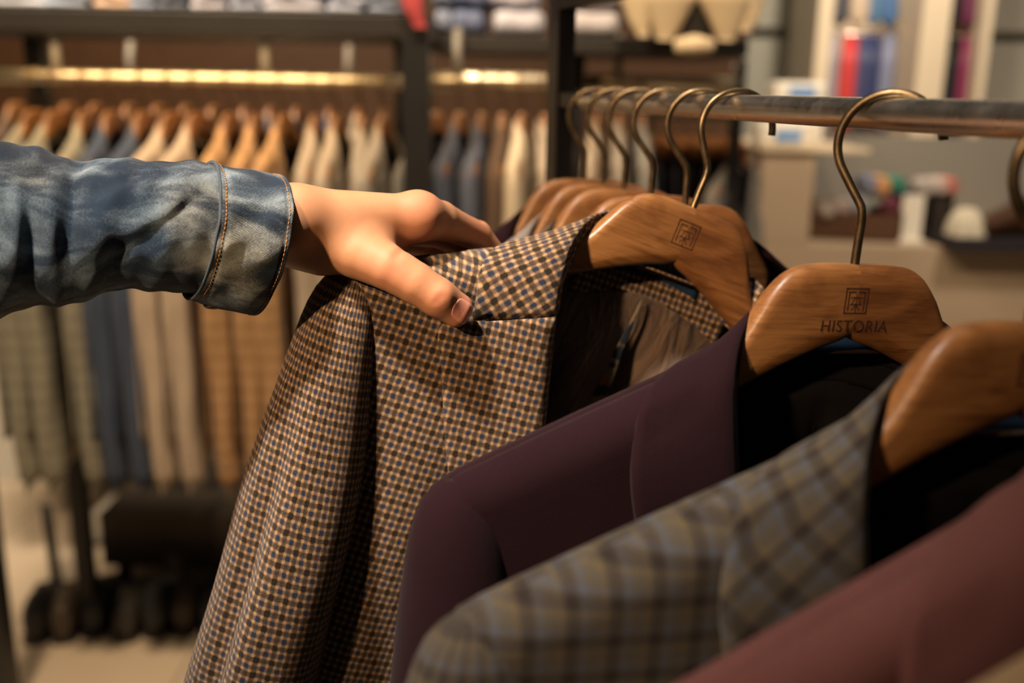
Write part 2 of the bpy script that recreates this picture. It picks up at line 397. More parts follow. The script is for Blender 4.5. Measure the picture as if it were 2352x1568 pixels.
def jacket(O, fr, label, group, fab, lin, S=(1.13, 1.13), sn=1.0, lo=False, tilt_body=0.0, bandm=None, navy=None, size_label=False, flare=0.0, rs=0.0, gd=0.0, neck_shade=None, name='suit_jacket', s_low=0.0, sleeve_var=0.0, ang=0.0):
    root = empty(name, O, label, 'jacket', group, M=fmat(O, fr, 1.0))
    def cs(pts):     # closer-set collar
        p = [tuple(q) for q in pts]
        return [(x+rs*min(1, abs(x)/50), y-gd*max(0, min(1, (-y-46)/45)), n+.25*gd*max(0, min(1, (-y-40)/25))*(n > -5)) for x, y, n in p]
    ROLL_, ROLL2, OUT1, OUT2 = cs(ROLL_0), cs(ROLL2_0), cs(OUT1_0), cs(OUT2_0)
    q = 2 if lo else 1
    def fin(nm, pts, uv, closed=False, mat=None, th=1.4, par=None, sub=True):
        nr, nc = pts.shape[:2]
        pts = pts.copy(); pts[..., 0] *= S[0]; pts[..., 1] = pts[..., 1]*S[1]; pts[..., 2] *= sn
        o = mesh(nm, LA(pts).reshape(-1, 3), gridfaces(nr, nc, closed), mat or fab, par or root, uv=np.asarray(uv).reshape(-1, 2)/1000)
        if th: solid(o, th/1000)
        return o
    for side in (-1, 1):
        sx = -side      # tables are for the left side (negative x)
        # front panel
        nu, nv = 30//q, 90//q
        phis = np.linspace(0, math.pi/2, 10)[:-1]; d1 = 17*(1-np.cos(phis)); d2 = np.linspace(17, 640, nv-9); dd = np.concatenate([d1, d2])
        U = np.linspace(0, 1, nu)
        re = np.array(ROLL_[3:]+ROLL2[1:]); ry = re[:, 1][::-1]; rx = re[:, 0][::-1]
        pts = np.zeros((nv, nu, 3)); uv = np.zeros((nv, nu, 2))
        for j, d in enumerate(dd):
            yg = np.full(nu, -60.0-d)
            for _ in range(4):
                xe = np.interp(yg, ry, rx, left=8); xa = np.interp(yg, [-700, -260, -110], [-168, -160, -180])
                x = xe+(xa-xe)*U; yg = ridge(x)-d
            n = nfront(x, yg, np.full(nu, d))
            n = n-3.0*(side > 0)-1.5*np.exp(-(U*nu/2)**2)
            pts[j, :, 0] = -sx*x*(-1); pts[j, :, 1] = yg; pts[j, :, 2] = n
            pts[j, :, 0] = x*(1 if side < 0 else -1)
            uv[j, :, 0] = x; uv[j, :, 1] = -60-d-(ridge(x)+60)*.0+ridge(x)*1.0
        F = fin('front_panel', pts, uv)
        # lapel
        nu, nv = 14, 40
        A = cr_spline(ROLL2, nv); B = cr_spline(OUT2, nv)
        # gorge line start: outer start for lapel
        pts = np.zeros((nv, nu, 3)); uv = np.zeros((nv, nu, 2))
        for j in range(nv):
            for i in range(nu):
                b = i/(nu-1); p = A[j]*(1-b)+B[j]*b
                bul = 7*math.sin(math.pi*min(1, b*1.0)**.45)*(1-.55*b)*min(1, (1-j/(nv-1))*6)
                p = p+np.array([0, 0, bul-3.5*(b < .01)]); pts[j, i] = p
                uv[j, i] = (p[0]*.97+p[1]*.10, p[1]*.99-p[0]*.06)
        pts[..., 0] *= (1 if side < 0 else -1); pts[..., 2] -= 3*(side > 0)
        fin('lapel', pts, uv)
        # sleeve
        T = np.array([ # y, xl(outer), xr(inner), half depth, centre n
            (-97.5, -178, -175, 1, 0), (-98.5, -182, -170, 7, 0), (-102, -186, -164, 13, 1), (-109, -190.5, -159, 19, 1), (-122, -194, -154.5, 24, 2), (-142, -195, -149, 28, 3),
            (-187, -195, -138, 34, 4), (-244, -194, -127, 40, 5), (-307, -190, -117, 43, 7), (-400, -184, -108, 44, 8), (-520, -174, -106, 43, 10), (-640, -170, -110, 38, 14), (-705, -167, -113, 35, 16)])
        ns, na = 70//q, 56//q
        TT = cr_spline(T, ns)
        pts = np.zeros((ns, na, 3)); uv = np.zeros((ns, na, 2))
        sg = rnd.random()*6
        for j in range(ns):
            y, xl, xr, hn, cn = TT[j]; xc = (xl+xr)/2; hx = (xr-xl)/2
            k = np.clip((-y-150)/120, 0, 1)
            for i in range(na):
                a = 2*math.pi*i/na
                f = 1+k*(.07*math.sin(3*a+y*.010+sg)+.10*math.exp(-((a-1.9+.0012*(y+200))/.22)**2)-.20*math.exp(-((a-2.35+.0012*(y+200))/.20)**2)+.05*math.sin(y*.03+a*2))
                x = xc+hx*f*math.cos(a); n = cn+hn*f*math.sin(a)
                pts[j, i] = (x-flare*np.clip((-y-120)/200, 0, 1), y, n)
                uv[j, i] = ((a if a < 1.5*math.pi else a-2*math.pi)*38, y)
        pts[..., 0] *= (1 if side < 0 else -1)
        so = fin('sleeve', pts, uv, closed=True)
        if not lo:
            pass
    # collar (one piece round the neck)
    nc_ = 34; nu = 12
    A = cr_spline(ROLL_, nc_); B = cr_spline(OUT1, nc_)
    half = np.zeros((nc_, nu, 3)); uvh = np.zeros((nc_, nu, 2)); LA_ = lens(A)
    for j in range(nc_):
        for i in range(nu):
            b = i/(nu-1); p = A[j]*(1-b)+B[j]*b
            tt = j/(nc_-1)
            up = np.array([0, 1.0, 0])*(1-tt)**1+np.array([0, 0, 1.07])*tt
            p = p+up*6.5*math.sin(math.pi*min(1, b)**.45)*(1-.55*b)
            # the leaf must clear the shoulder ridge
            rd = ridge(p[0])
            if -30 < p[2] < 22 and abs(p[0]) > 45:
                h = 23*math.sqrt(max(0, 1-(p[2]/25)**2))-17
                p[1] = max(p[1], rd-17+17*math.sqrt(max(0, 1-(p[2]/24)**2))+2.5)
            half[j, i] = p; uvh[j, i] = (LA_[j], i*3.6)
    mir = half[::-1][:-1].copy(); mir[..., 0] *= -1; muv = uvh[::-1][:-1].copy(); muv[..., 0] *= -1
    col = np.concatenate([mir, half]); cuv = np.concatenate([muv, uvh])
    a = .60; cuv = np.stack([cuv[..., 0]*math.cos(a)-cuv[..., 1]*math.sin(a), cuv[..., 0]*math.sin(a)+cuv[..., 1]*math.cos(a)], -1)
    co = fin('collar', col, cuv)
    # inner stand
    ns = 24; nk = 6
    A = cr_spline(ROLL_[:5], ns); ar = []
    for j in range(ns):
        x = A[j][0]; t = j/(ns-1)
        end = np.array([x*.93, -47-x*x/260, -15+26*t*t])
        ar.append([A[j]*(1-k/(nk-1))+end*(k/(nk-1)) for k in range(nk)])
    half = np.array(ar); mir = half[::-1][:-1].copy(); mir[..., 0] *= -1; st = np.concatenate([mir, half])
    fin('collar_stand', st, st[..., :2], th=.8, mat=neck_shade)  # black when overridden: shade inside the neck put into the colour
    mid = st[ns-9:ns+8].copy(); mid[..., 2] += 1.0; fin('felt_undercollar', mid, mid[..., :2], mat=navy or fab, th=.5)
    # neck strip of fabric and lining
    X = np.linspace(-52, 52, 40); rows = np.linspace(0, 1, 6)
    g = np.array([[(x, (-46-x*x/260)*(1-r)+(-60-x*x/200)*r, -15.5+abs(x)**2/52**2*9+.8*r) for x in X] for r in rows])
    fin('neck_facing', g, g[..., :2], th=.8, mat=neck_shade)  # override replaces the cloth with black, painting in the shade behind the hanger
    X = np.linspace(-165, 165, 70//q); R_ = np.linspace(0, 1, 60//q)
    g = np.zeros((len(R_), len(X), 3))
    for j, r in enumerate(R_):
        for i, x in enumerate(X):
            t0 = max(-59-x*x/200, -200) if abs(x) < 40 else (-67*(1-min(1, (abs(x)-40)/25))+(ridge(x)-7)*min(1, (abs(x)-40)/25))
            y = t0+(-640-t0)*r
            dr = np.clip((t0-y)/60, 0, 1)
            n = -14+dr*1.8*(3.2*math.sin(x*.10+y*.02)+2.6*math.sin(x*.05-y*.035+1)+2*math.sin(y*.055+x*.02))
            w = min(1, abs(x)/60)
            cen = 7*math.exp(-((x-4-(y+60)*.03)/3.0)**2)*np.clip((-y-62)/30, 0, 1)
            n = n-cen*.7
            g[j, i] = (x, y, n)
    lo_ = fin('lining', g, g[..., :2], mat=lin, th=.6)
    # back panel
    X = np.linspace(-178, 178, 60//q); R_ = np.concatenate([np.linspace(0, math.pi/2, 8)[:-1]*0-1, np.linspace(0, 1, 40//q)])
    phis = np.linspace(0, math.pi/2, 8)[:-1]
    rows = []
    for ph in phis: rows.append([(x, ridge(x)-(8 if abs(x) < 44 else 0)-17*(1-math.cos(ph)), -26*math.sin(ph)) for x in X])
    for r in np.linspace(0, 1, 40//q): rows.append([(x, ridge(x)-17-(600+ridge(x))*r, -26-2*math.sin(x*.06+r*4)*min(1, r*6)) for x in X])
    g = np.array(rows); g = g[:, :, :]
    fin('back_panel', g[:, ::-1], g[:, ::-1, :2])
    if size_label:
        mt = Matrix.Rotation(math.radians(90), 4, 'X'); mt = Matrix.Rotation(math.radians(7), 4, 'Y') @ mt
        mt.translation = Vector(L(13, -43.0, -14.6)); 
        box_ = stroke('woven_label', [(3-3, -38.6, 3-3, -45.6), (0, -38.6, 28, -41.5), (0, -45.6, 28, -48.5), (6.5, -39.3, 6.5, -46.2), (1.6, -40.6, 5, -41), (1.6, -42.6, 5, -43), (3.2, -40.6, 3.2, -44)], .22, M['labelthread'], root, -13.9, .1)
        text_mesh('label_lettering', 'HISTORIA', .0062, M['labelthread'], box_, Matrix.Translation(Vector(L(17.5, -43.9, -13.8))) @ Matrix.Rotation(math.radians(6), 4, 'Y') @ Matrix.Rotation(math.pi/2, 4, 'X'))
    return root
M['labelthread'] = plain('label_thread', (.16, .12, .09), .6)
# ------------------------------------------------------------------ the near rail
ZL, XL = .9277, 1345.0
def rail_at(px):
    """point on the rail axis seen at photo column px"""
    iz = 1/ZL+(px-XL)*1.2875e-6*1000
    return iz
A0 = P(1345, 231.5, .9277); A1 = P(2352, 276, .4213)
A1.z = A0.z
RD = (A1-A0).normalized(); RDIR = RD.copy()
YAW = math.degrees(math.atan2(-RD.x, -RD.y)); YAW = math.degrees(math.atan2(RD.x, -RD.y))
RAILR = .0083
def rail_px(px, py=250):
    """rail axis point whose projection has column px"""
    lo_, hi_ = -0.2, 1.0
    for _ in range(50):
        m_ = (lo_+hi_)/2; p = A0+RD*m_; v = p-CAM; x = 1176+FPX*v.dot(cr)/v.dot(cf)
        if x < px: lo_ = m_
        else: hi_ = m_
    return A0+RD*m_
def proj(p):
    v = Vector(p)-CAM; z = v.dot(cf); return (1176+FPX*v.dot(cr)/z, 784-FPX*v.dot(cu)/z, z)
rr = empty('clothes_rail', A0, 'round brushed steel clothes rail carrying the near row of wooden hangers', 'clothes rail')
pts = [A0-RD*.0+RD*t-A0 for t in np.linspace(0, .95, 24)]
tube('rail_tube', pts, RAILR, M['chrome'], rr, 32)
# frame the rail is fixed to
fy = frame(YAW, 0)
PC = A0-RD*.075
fr_root = empty('garment_rack_frame', (PC.x, PC.y, 0), 'black square-section upright frame holding the far end of the near steel rail', 'rack')
fm = fmat(Vector((0, 0, 0)), fy)
fm3 = fm.to_3x3().to_4x4()
d_ = ray(1300, 24); pz = PC-CAM; tt = PC.y/d_.y; TOPZ = (CAM+d_*tt).z
box('upright_post', (-.009, -.016, 0), (.009, .016, TOPZ+.03), M['blackmetal'], fr_root, .001, fm3)
box('top_bar', (-.009, -1.25, TOPZ), (.009, -.016, TOPZ+.03), M['blackmetal'], fr_root, .001, fm3)
box('rail_bracket', (-.007, -.066, A0.z-.007), (.007, -.0165, A0.z+.007), M['blackmetal'], fr_root, .001, fm3)
box('base_foot', (-.03, -.25, .0), (.03, .25, .02), M['blackmetal'], fr_root, .002, fm3)
def place(px, roll=0, dyaw=0, swivel=0, hs=1.0):
    rp = rail_px(px); f = frame(YAW+dyaw, roll); sw = math.radians(swivel)
    ax, ay, ar = [q*hs for q in ARC]; dz = (ar-WIRE)/1000-RAILR
    O = rp+Vector((0, 0, -dz)) - (f[0]*ax*math.cos(sw)+f[1]*ay+f[2]*ax*math.sin(sw))/1000
    return O, f
H = {}
specs = [ # key, px of the rail crossing, roll, dyaw, swivel
 (1, 1367, 0, 0, 25), (2, 1413, 0, 2, 30), (3, 1465, 1, -1, 25), (4, 1528, 0, 1, 25), (5, 1612, 0, 2, 25)]
near_group = 'wooden suit hangers on the near steel rail'
lab = {1: 'wooden hanger at the far end of the near rail, next to the black post', 2: 'wooden hanger second nearest to the black post on the steel rail',
       3: 'wooden hanger third along from the black post on the steel rail', 4: 'wooden hanger between the third hanger and the pair crossing in front, mostly hidden',
       5: 'wooden hanger directly behind the checked jacket hanger, its right arm holding a plum collar'}
fabs = {1: ('purple', 'plum suit jacket furthest along the near rail, only a shoulder sliver visible'), 2: ('greywool', 'grey suit jacket just in front of the furthest plum jacket on the near rail'),
        3: ('plaid', 'grey plaid jacket hidden behind the raised checked jacket, third from the post'), 4: ('greywool', 'grey jacket hidden behind the raised checked jacket, fourth from the post'),
        5: ('purple', 'plum suit jacket directly behind the brown checked jacket')}
for k, px, roll, dyaw, sw in specs:
    O, f = place(px, roll, dyaw, sw, .94)
    H[k] = (O, f)
    hanger(O, f, lab[k], near_group, sw, emblem=True, hs=.94)
    jacket(O, f, fabs[k][1], 'suit jackets on the near steel rail', M[fabs[k][0]], M['blacklin_and_shade'], sn=.55, lo=True, navy=M['navy'], neck_shade=M['blacklin_and_shade'], S=(1.05, 1.08))
O6, f6 = place(1696, 20.5, 0, 12, .96); H[6] = (O6, f6)
hanger(O6, f6, 'tilted glossy wooden hanger with a square carved emblem inside the brown checked jacket', near_group, 12, hs=.96, em=1.22)
jacket(O6, f6, 'brown, black and blue checked wool suit jacket held by the hand', 'suit jackets on the near steel rail', M['check'], M['lining'], navy=M['navy'], size_label=True)
J6 = [o for o in bpy.data.objects if o.type == 'EMPTY' and o.name.startswith('suit_jacket')][-1]
V = []; n_ = 26
for i in range(n_):
    y = -62-80*i/(n_-1); w = .5+5.2*(i/(n_-1))
    for j in range(6): V.append((-5-3*(i/n_)+w*(j/5-.5)*2, y, -9.3+.8*math.sin(i*.5)))
t = NT('printed_piping_cloth'); uv, u, v = uvsplit(t)
vo = t.add('ShaderNodeTexVoronoi'); t.link(uv, vo.inputs['Vector']); vo.inputs['Scale'].default_value = 90
c = t.mix(t.sstep(vo.outputs['Distance'], .25, .4), (.30, .13, .03), (.20, .17, .13)); c = t.mix(t.sstep(t.noise(uv, 60, 2), .52, .6), c, (.01, .02, .04))
M['print'] = t.set(c, .8)
V = np.array(V)*[1.13, 1.13, 1]
solid(mesh('printed_cloth_strip', LA(V), gridfaces(n_, 6), M['print'], J6, uv=V[:, :2]/1000), .0006)
O7, f7 = place(2050, 3, 0, 48, 1.03); H[7] = (O7, f7)
hanger(O7, f7, 'wooden hanger with carved emblem and lettering inside the dark plum jacket', near_group, 48, writing=True, hs=1.03)
jacket(O7, f7, 'dark plum wool suit jacket in front of the brown checked jacket', 'suit jackets on the near steel rail', M['purple'], M['blacklin_and_shade'], sn=.9, navy=M['navy'], S=(1.19, 1.15), flare=14, rs=8, gd=18, neck_shade=M['blacklin_and_shade'])
O8, f8 = place(2500, 3, 0, 20, 1.06); H[8] = (O8, f8)
hanger(O8, f8, 'blurred wooden hanger close to the camera at the right edge, inside the grey plaid jacket', near_group, 20)
jacket(O8, f8, 'grey plaid wool suit jacket with fine yellow lines, in front of the plum one', 'suit jackets on the near steel rail', M['plaid'], M['blacklin_and_shade'], sn=.8, navy=M['navy'], S=(1.30, 1.16), flare=14, rs=8, gd=18, neck_shade=M['blacklin_and_shade'])
O9, f9 = place(2950, 0, 0, 20); H[9] = (O9, f9)
hanger(O9, f9, 'wooden hanger nearest the lower right corner, inside the mauve jacket', near_group, 20)
jacket(O9, f9, 'strongly blurred mauve suit jacket close to the camera at lower right', 'suit jackets on the near steel rail', M['mauve'], M['blacklin_and_shade'], sn=.8, navy=M['navy'], S=(1.19, 1.15), flare=14, rs=8, gd=18, neck_shade=M['blacklin_and_shade'])
O10, f10 = place(3480, 0, 0, 20)
hanger(O10, f10, 'wooden hanger nearest the camera, inside the beige jacket at lower right', near_group, 20)
jacket(O10, f10, 'beige suit jacket filling the bottom right corner, nearest to the camera', 'suit jackets on the near steel rail', M['beige'], M['blacklin_and_shade'], sn=.8, navy=M['navy'], S=(1.19, 1.15), flare=14, rs=8, gd=18, neck_shade=M['blacklin_and_shade'])
def chk(nm, O, f, pts, tg, S=(1.13,1.13), sn=1):
    for p, t in zip(pts, tg):
        q = O+(f[0]*p[0]*S[0]+f[1]*p[1]*S[1]+f[2]*p[2]*sn)/1000; r = proj(q)
        print('CHK', nm, p, '-> %.0f %.0f z%.3f' % r, 'want', t)
chk(6, O6, f6, [(0,0,0),(-29,-2,0),(0,-39,7),(0,86,0),(-51,-48,15),(-46,-90,26),(-32,-152,33),(-101,-117,31),(-79,-182,32),(-191,-110,2),(-192,-187,5),(-182,-307,7)],
    ['1590,473','1455,440','1530,607','top','1310,600','1285,722','1245,1000','1030,790','1045,1100','735,635','600,930','470,1400'])
chk(7, O7, f7, [(0,0,0),(-29,-2,0),(29,-2,0),(0,-39,7),(-51,-48,15),(-46,-90,26),(-191,-110,2),(-192,-187,5)],
    ['1975,603','1840,610','2110,610','1955,787','1705,740','1730,1000','950,1165','870,1500'], (1.19,1.15),.9)
chk(8, O8, f8, [(0,0,0),(-29,-2,0),(-51,-48,15),(-46,-90,26),(-191,-110,2)],['2390?,755','2210,770','2060,900','2060,1270','950,1568'],(1.19,1.15),.8)
chk(9, O9, f9, [(0,0,0),(-29,-2,0),(-51,-48,15),(-46,-90,26),(-191,-110,2)],['','','>2352,1080','','1400,1568+'],(1.19,1.15),.8)
for k in (1,2,3,4,5):
    chk(k, H[k][0], H[k][1], [(0,0,0)], [{1:'1355,406',2:'1403,417',3:'1450,433',4:'1511,442',5:'1589,457'}[k]])
# ------------------------------------------------------------------ the person: left forearm and hand, denim sleeve
hf = frame(YAW, 0); HO = O6
def hp(px, py, n):
    """point on the plane n mm in front of the checked jacket's hanger plane, seen at (px, py); returned in mm in the hand frame"""
    d = ray(px, py); q = HO+hf[2]*(n/1000)
    t = (q-CAM).dot(hf[2])/d.dot(hf[2]); p = CAM+d*t-HO
    return np.array([p.dot(hf[0])*1000, p.dot(hf[1])*1000, p.dot(hf[2])*1000])
person = empty('person', HO, 'person in a faded blue denim jacket reaching in from the left, gripping the checked jacket', 'person', M=fmat(HO, hf))
def sd_cap(X, a, b, ra, rb):
    ab = b-a; L2 = ab @ ab
    t = np.clip(((X-a) @ ab)/L2, 0, 1)
    return np.linalg.norm(X-a-t[..., None]*ab, axis=-1)-(ra+(rb-ra)*t)
def smin(a, b, k):
    h = np.clip(.5+.5*(b-a)/k, 0, 1)
    return b*(1-h)+a*h-k*h*(1-h)
wr_r = hp(668, 506, 14); wr_u = hp(662, 524, -16)
fa_r = hp(330, 512, 8); fa_u = hp(320, 524, -14)
IM = hp(958, 496, 4); MM = hp(966, 512, -18); RM = hp(948, 536, -38); LM = hp(918, 562, -56)
fingers = {
 'index': [(IM, 13.6), (hp(1010, 505, -8), 12.3), (hp(1052, 523, -19), 10.5), (hp(1096, 541, -30), 9.7), (hp(1136, 585, -36), 8.0), (hp(1150, 650, -34), 6.8)],
 'middle': [(MM, 12.2), (hp(1030, 545, -40), 9.4), (hp(1072, 575, -52), 9.0), (hp(1096, 640, -50), 8.0), (hp(1090, 705, -42), 6.8)],
 'ring': [(RM, 11.4), (hp(1000, 570, -60), 8.8), (hp(1030, 602, -68), 8.6), (hp(1048, 668, -64), 7.6), (hp(1042, 724, -52), 6.4)],
 'little': [(LM, 10.4), (hp(960, 600, -76), 7.8), (hp(985, 630, -82), 7.4), (hp(1002, 680, -76), 6.8), (hp(998, 724, -64), 5.8)]}
TH = [(hp(742, 542, 6), 17.5), (hp(825, 582, 19), 15.5), (hp(893, 614, 30), 13.6), (hp(955, 650, 37.0), 12.4), (hp(1006, 683, 41), 11.5), (hp(1052, 713, 39.5), 9.2)]
_a = TH[5][0]-TH[4][0]; _a /= np.linalg.norm(_a); _v = CAM-HO; _v = np.array([_v.dot(hf[0]), _v.dot(hf[1]), _v.dot(hf[2])])*1000-TH[5][0]; _v /= np.linalg.norm(_v); _v = _v+np.array([.05, .16, 0]); _v -= _a*(_v @ _a); TSD = np.cross(_v/np.linalg.norm(_v), _a)
def hand_sdf(X):
    def chain(c, k=2.0):
        d = None
        for (a, ra), (b, rb) in zip(c[:-1], c[1:]):
            e = sd_cap(X, a, b, ra, rb); d = e if d is None else smin(d, e, k)
        return d
    arm = smin(sd_cap(X, fa_r, wr_r, 19, 19), sd_cap(X, fa_u, wr_u, 19, 19), 6)
    palm = None
    for a, b, ra, rb in [(wr_r+np.array([6, 0, -3]), IM, 17.5, 12.6), (wr_r*.55+wr_u*.45, MM, 18, 12.6), (wr_r*.2+wr_u*.8, RM, 17, 12.2), (wr_u, LM, 17, 11.2),
                         (hp(760, 535, 0), hp(900, 540, -8), 17, 12), (hp(760, 550, -30), hp(880, 560, -40), 13, 11)]:
        e = sd_cap(X, a, b, ra, rb); palm = e if palm is None else smin(palm, e, 9)
    d = smin(arm, palm, 14)
    th = chain(TH[:5], 1.0)
    for q in (-1, 1): th = smin(th, sd_cap(X, TH[4][0]+TSD*q*1.2, TH[5][0]+TSD*q*2.9, 10.0, 7.6), 3)
    th = smin(th, np.linalg.norm(X-(TH[4][0]+np.array([.5, 2.2, 5.8])), axis=-1)-5.8, 5)
    d = smin(d, th, 10)
    # web of skin between thumb and index
    d = smin(d, sd_cap(X, hp(850, 562, 15), hp(905, 545, 3), 10.5, 9), 9)
    fs = None
    for k, c in fingers.items():
        e = chain(c, .8)
        for q in (1,): pass
        pip = c[-3][0]; e = smin(e, np.linalg.norm(X-(pip+np.array([1.0, 2.0, -1])), axis=-1)-c[-3][1]*.75, 3)
        fs = e if fs is None else smin(fs, e, 1.2)
    d = smin(d, fs, 5.5)
    # knuckle of the index, heel of the hand, tendons
    d = smin(d, np.linalg.norm(X-(IM+np.array([1.0, .2, 1])), axis=-1)-13.2, 9)
    d = smin(d, sd_cap(X, hp(655, 560, 6), hp(735, 588, 10), 12.5, 11), 9)
    d = smin(d, sd_cap(X, hp(700, 470, 6), hp(930, 487, 8), 7.5, 6), 8)
    # creases
    ax = TH[4][0]-TH[3][0]; ax /= np.linalg.norm(ax)
    side = np.cross(ax, [0, 0, 1.]); side /= np.linalg.norm(side)
    for o, dep in ((-3.4, .55), (-1.2, .5), (1.2, .6), (3.4, .4)):
        c0 = TH[4][0]+ax*o+np.array([0, 0, 1.])*13.2+side*2
        g = sd_cap(X, c0-side*5.5+ax*abs(o)*.2, c0+side*5.5-ax*.8, 1.5, 1.5)
        d = np.maximum(d, -(g+.25-dep*.4)) if False else d+1.7*dep*np.exp(-(np.maximum(g+1.2, 0)/1.1)**2)
    for (p, q) in (((856, 622, 50), (868, 650, 50)), ((905, 592, 46), (925, 574, 30))):
        g = sd_cap(X, hp(*p), hp(*q), .6, .6); d = d+.8*np.exp(-(np.maximum(g, 0)/2.0)**2)
    # nail bed
    nb = TH[5][0]+ax*1.2
    return d
def surface_nets(f, lo, hi, h):
    n = np.ceil((hi-lo)/h).astype(int)+1
    ax = [lo[i]+h*np.arange(n[i]) for i in range(3)]
    D = np.empty(n, np.float32)
    for i0 in range(0, n[0], 24):
        G = np.stack(np.meshgrid(ax[0][i0:i0+24], ax[1], ax[2], indexing='ij'), -1).astype(np.float64)
        D[i0:i0+24] = f(G)
    S_ = D < 0
    c = np.zeros(n-1, np.int8)
    for dx in (0, 1):
        for dy in (0, 1):
            for dz in (0, 1): c += S_[dx:n[0]-1+dx, dy:n[1]-1+dy, dz:n[2]-1+dz]
    act = (c > 0) & (c < 8); ids = -np.ones(n-1, np.int64); I = np.argwhere(act); ids[act] = np.arange(len(I))
    acc = np.zeros((len(I), 3)); cnt = np.zeros(len(I))
    cor = [(a, b, e) for a in (0, 1) for b in (0, 1) for e in (0, 1)]
    for a in cor:
        for k in range(3):
            if a[k]: continue
            b = list(a); b[k] = 1
            va = D[I[:, 0]+a[0], I[:, 1]+a[1], I[:, 2]+a[2]]; vb = D[I[:, 0]+b[0], I[:, 1]+b[1], I[:, 2]+b[2]]
            ok = (va < 0) != (vb < 0); t = np.where(ok, va/np.where(ok, va-vb, 1), 0)
            p = np.array(a, float)[None]+np.zeros((len(I), 3)); p[:, k] += t
            acc[ok] += p[ok]; cnt[ok] += 1
    V = lo+h*(I+acc/cnt[:, None])
    Fs = []
    for k in range(3):
        u, v = (k+1) % 3, (k+2) % 3
        sl = [slice(1, n[i]-1) for i in range(3)]; sl[k] = slice(0, n[k]-1)
        sl2 = list(sl); sl2[k] = slice(1, n[k])
        A_, B_ = S_[tuple(sl)], S_[tuple(sl2)]; E = np.argwhere(A_ != B_); flip = A_[A_ != B_]
        base = E+np.array([0 if i == k else 1 for i in range(3)])
        def cid(du, dv):
            q = base.copy(); q[:, u] -= du; q[:, v] -= dv
            return ids[q[:, 0], q[:, 1], q[:, 2]]
        q = np.stack([cid(1, 1), cid(0, 1), cid(0, 0), cid(1, 0)], 1)
        q[~flip] = q[~flip][:, ::-1]; Fs.append(q)
    return V, np.concatenate(Fs)
lo_ = np.minimum.reduce([fa_r, fa_u, LM, hp(1000, 740, -90), hp(330, 560, -60)])-np.array([-4, 18, 28]); hi_ = np.array([hp(1150, 650, -34)[0]+14, IM[1]+26, 60+10.])
lo_[0] = fa_r[0]+8
V, F = surface_nets(hand_sdf, lo_, hi_, 1.25)
for _ in range(2):      # relax
    s_ = np.zeros_like(V); c_ = np.zeros(len(V))
    for a in range(4):
        b = (a+1) % 4
        np.add.at(s_, F[:, a], V[F[:, b]]); np.add.at(c_, F[:, a], 1); np.add.at(s_, F[:, b], V[F[:, a]]); np.add.at(c_, F[:, b], 1)
    V = V*.5+.5*s_/np.maximum(c_, 1)[:, None]
hand = mesh('hand_and_forearm', LA(V), F, M['skin'], person)
red = np.zeros(len(V))
for c, r, k in ((IM+np.array([0, 6, 6]), 16, .55), (TH[4][0]+np.array([0, 2, 10]), 12, .45), (TH[5][0]+np.array([4, -2, 5]), 12, .9), (hp(900, 620, 50), 16, .4), (hp(1000, 560, -35), 22, .8), (hp(1080, 530, -20), 20, .45), (hp(935, 560, 10), 14, .5)):
    red = np.maximum(red, k*np.exp(-(np.linalg.norm(V-c, axis=1)/r)**2))
at = hand.data.attributes.new('red', 'FLOAT', 'POINT'); at.data.foreach_set('value', red.astype(np.float32))
# thumb nail: a curved plate laid on the skin
ax = TH[5][0]-TH[4][0]; ax /= np.linalg.norm(ax); cv = CAM-HO; vw = np.array([cv.dot(hf[0]), cv.dot(hf[1]), cv.dot(hf[2])])*1000-TH[5][0]; vw /= np.linalg.norm(vw); vw = vw+np.array([.05, .16, 0]); vw -= ax*(vw @ ax); vw /= np.linalg.norm(vw); sd = np.cross(vw, ax)
nc = TH[5][0]-ax*.8; nv_, nu_ = 18, 14; NV = []
for i in range(nv_):
    a = i/(nv_-1)*2-1          # along the thumb, -1 root, +1 tip
    for j in range(nu_):
        b = j/(nu_-1)*2-1
        w = 6.9*(1-.10*a*a)*(1-.35*max(0, -a)**6); l = 8.0*(a if a < 0 else a)*(1-.22*b*b)
        q = nc+ax*l+sd*(b*w)
        dirn = vw
        o = q+dirn*22
        for _ in range(26):
            dd = hand_sdf(o[None])[0]; o = o-dirn*dd*.9
            if abs(dd) < .02: break
        NV.append(o+dirn*(.30-.5*(abs(b) > .97)-.45*(a < -.97)))
t = NT('nail'); tc = t.add('ShaderNodeTexCoord')
M['nail'] = t.set((.62, .27, .20), .28, spec=.5, coat=(.3, .15)); t.b.inputs['Subsurface Weight'].default_value = .1; t.b.inputs['Subsurface Scale'].default_value = .002
nl = mesh('thumb_nail', LA(np.array(NV)), gridfaces(nv_, nu_), M['nail'], hand)
tag(nl, 'pale pink thumb nail')

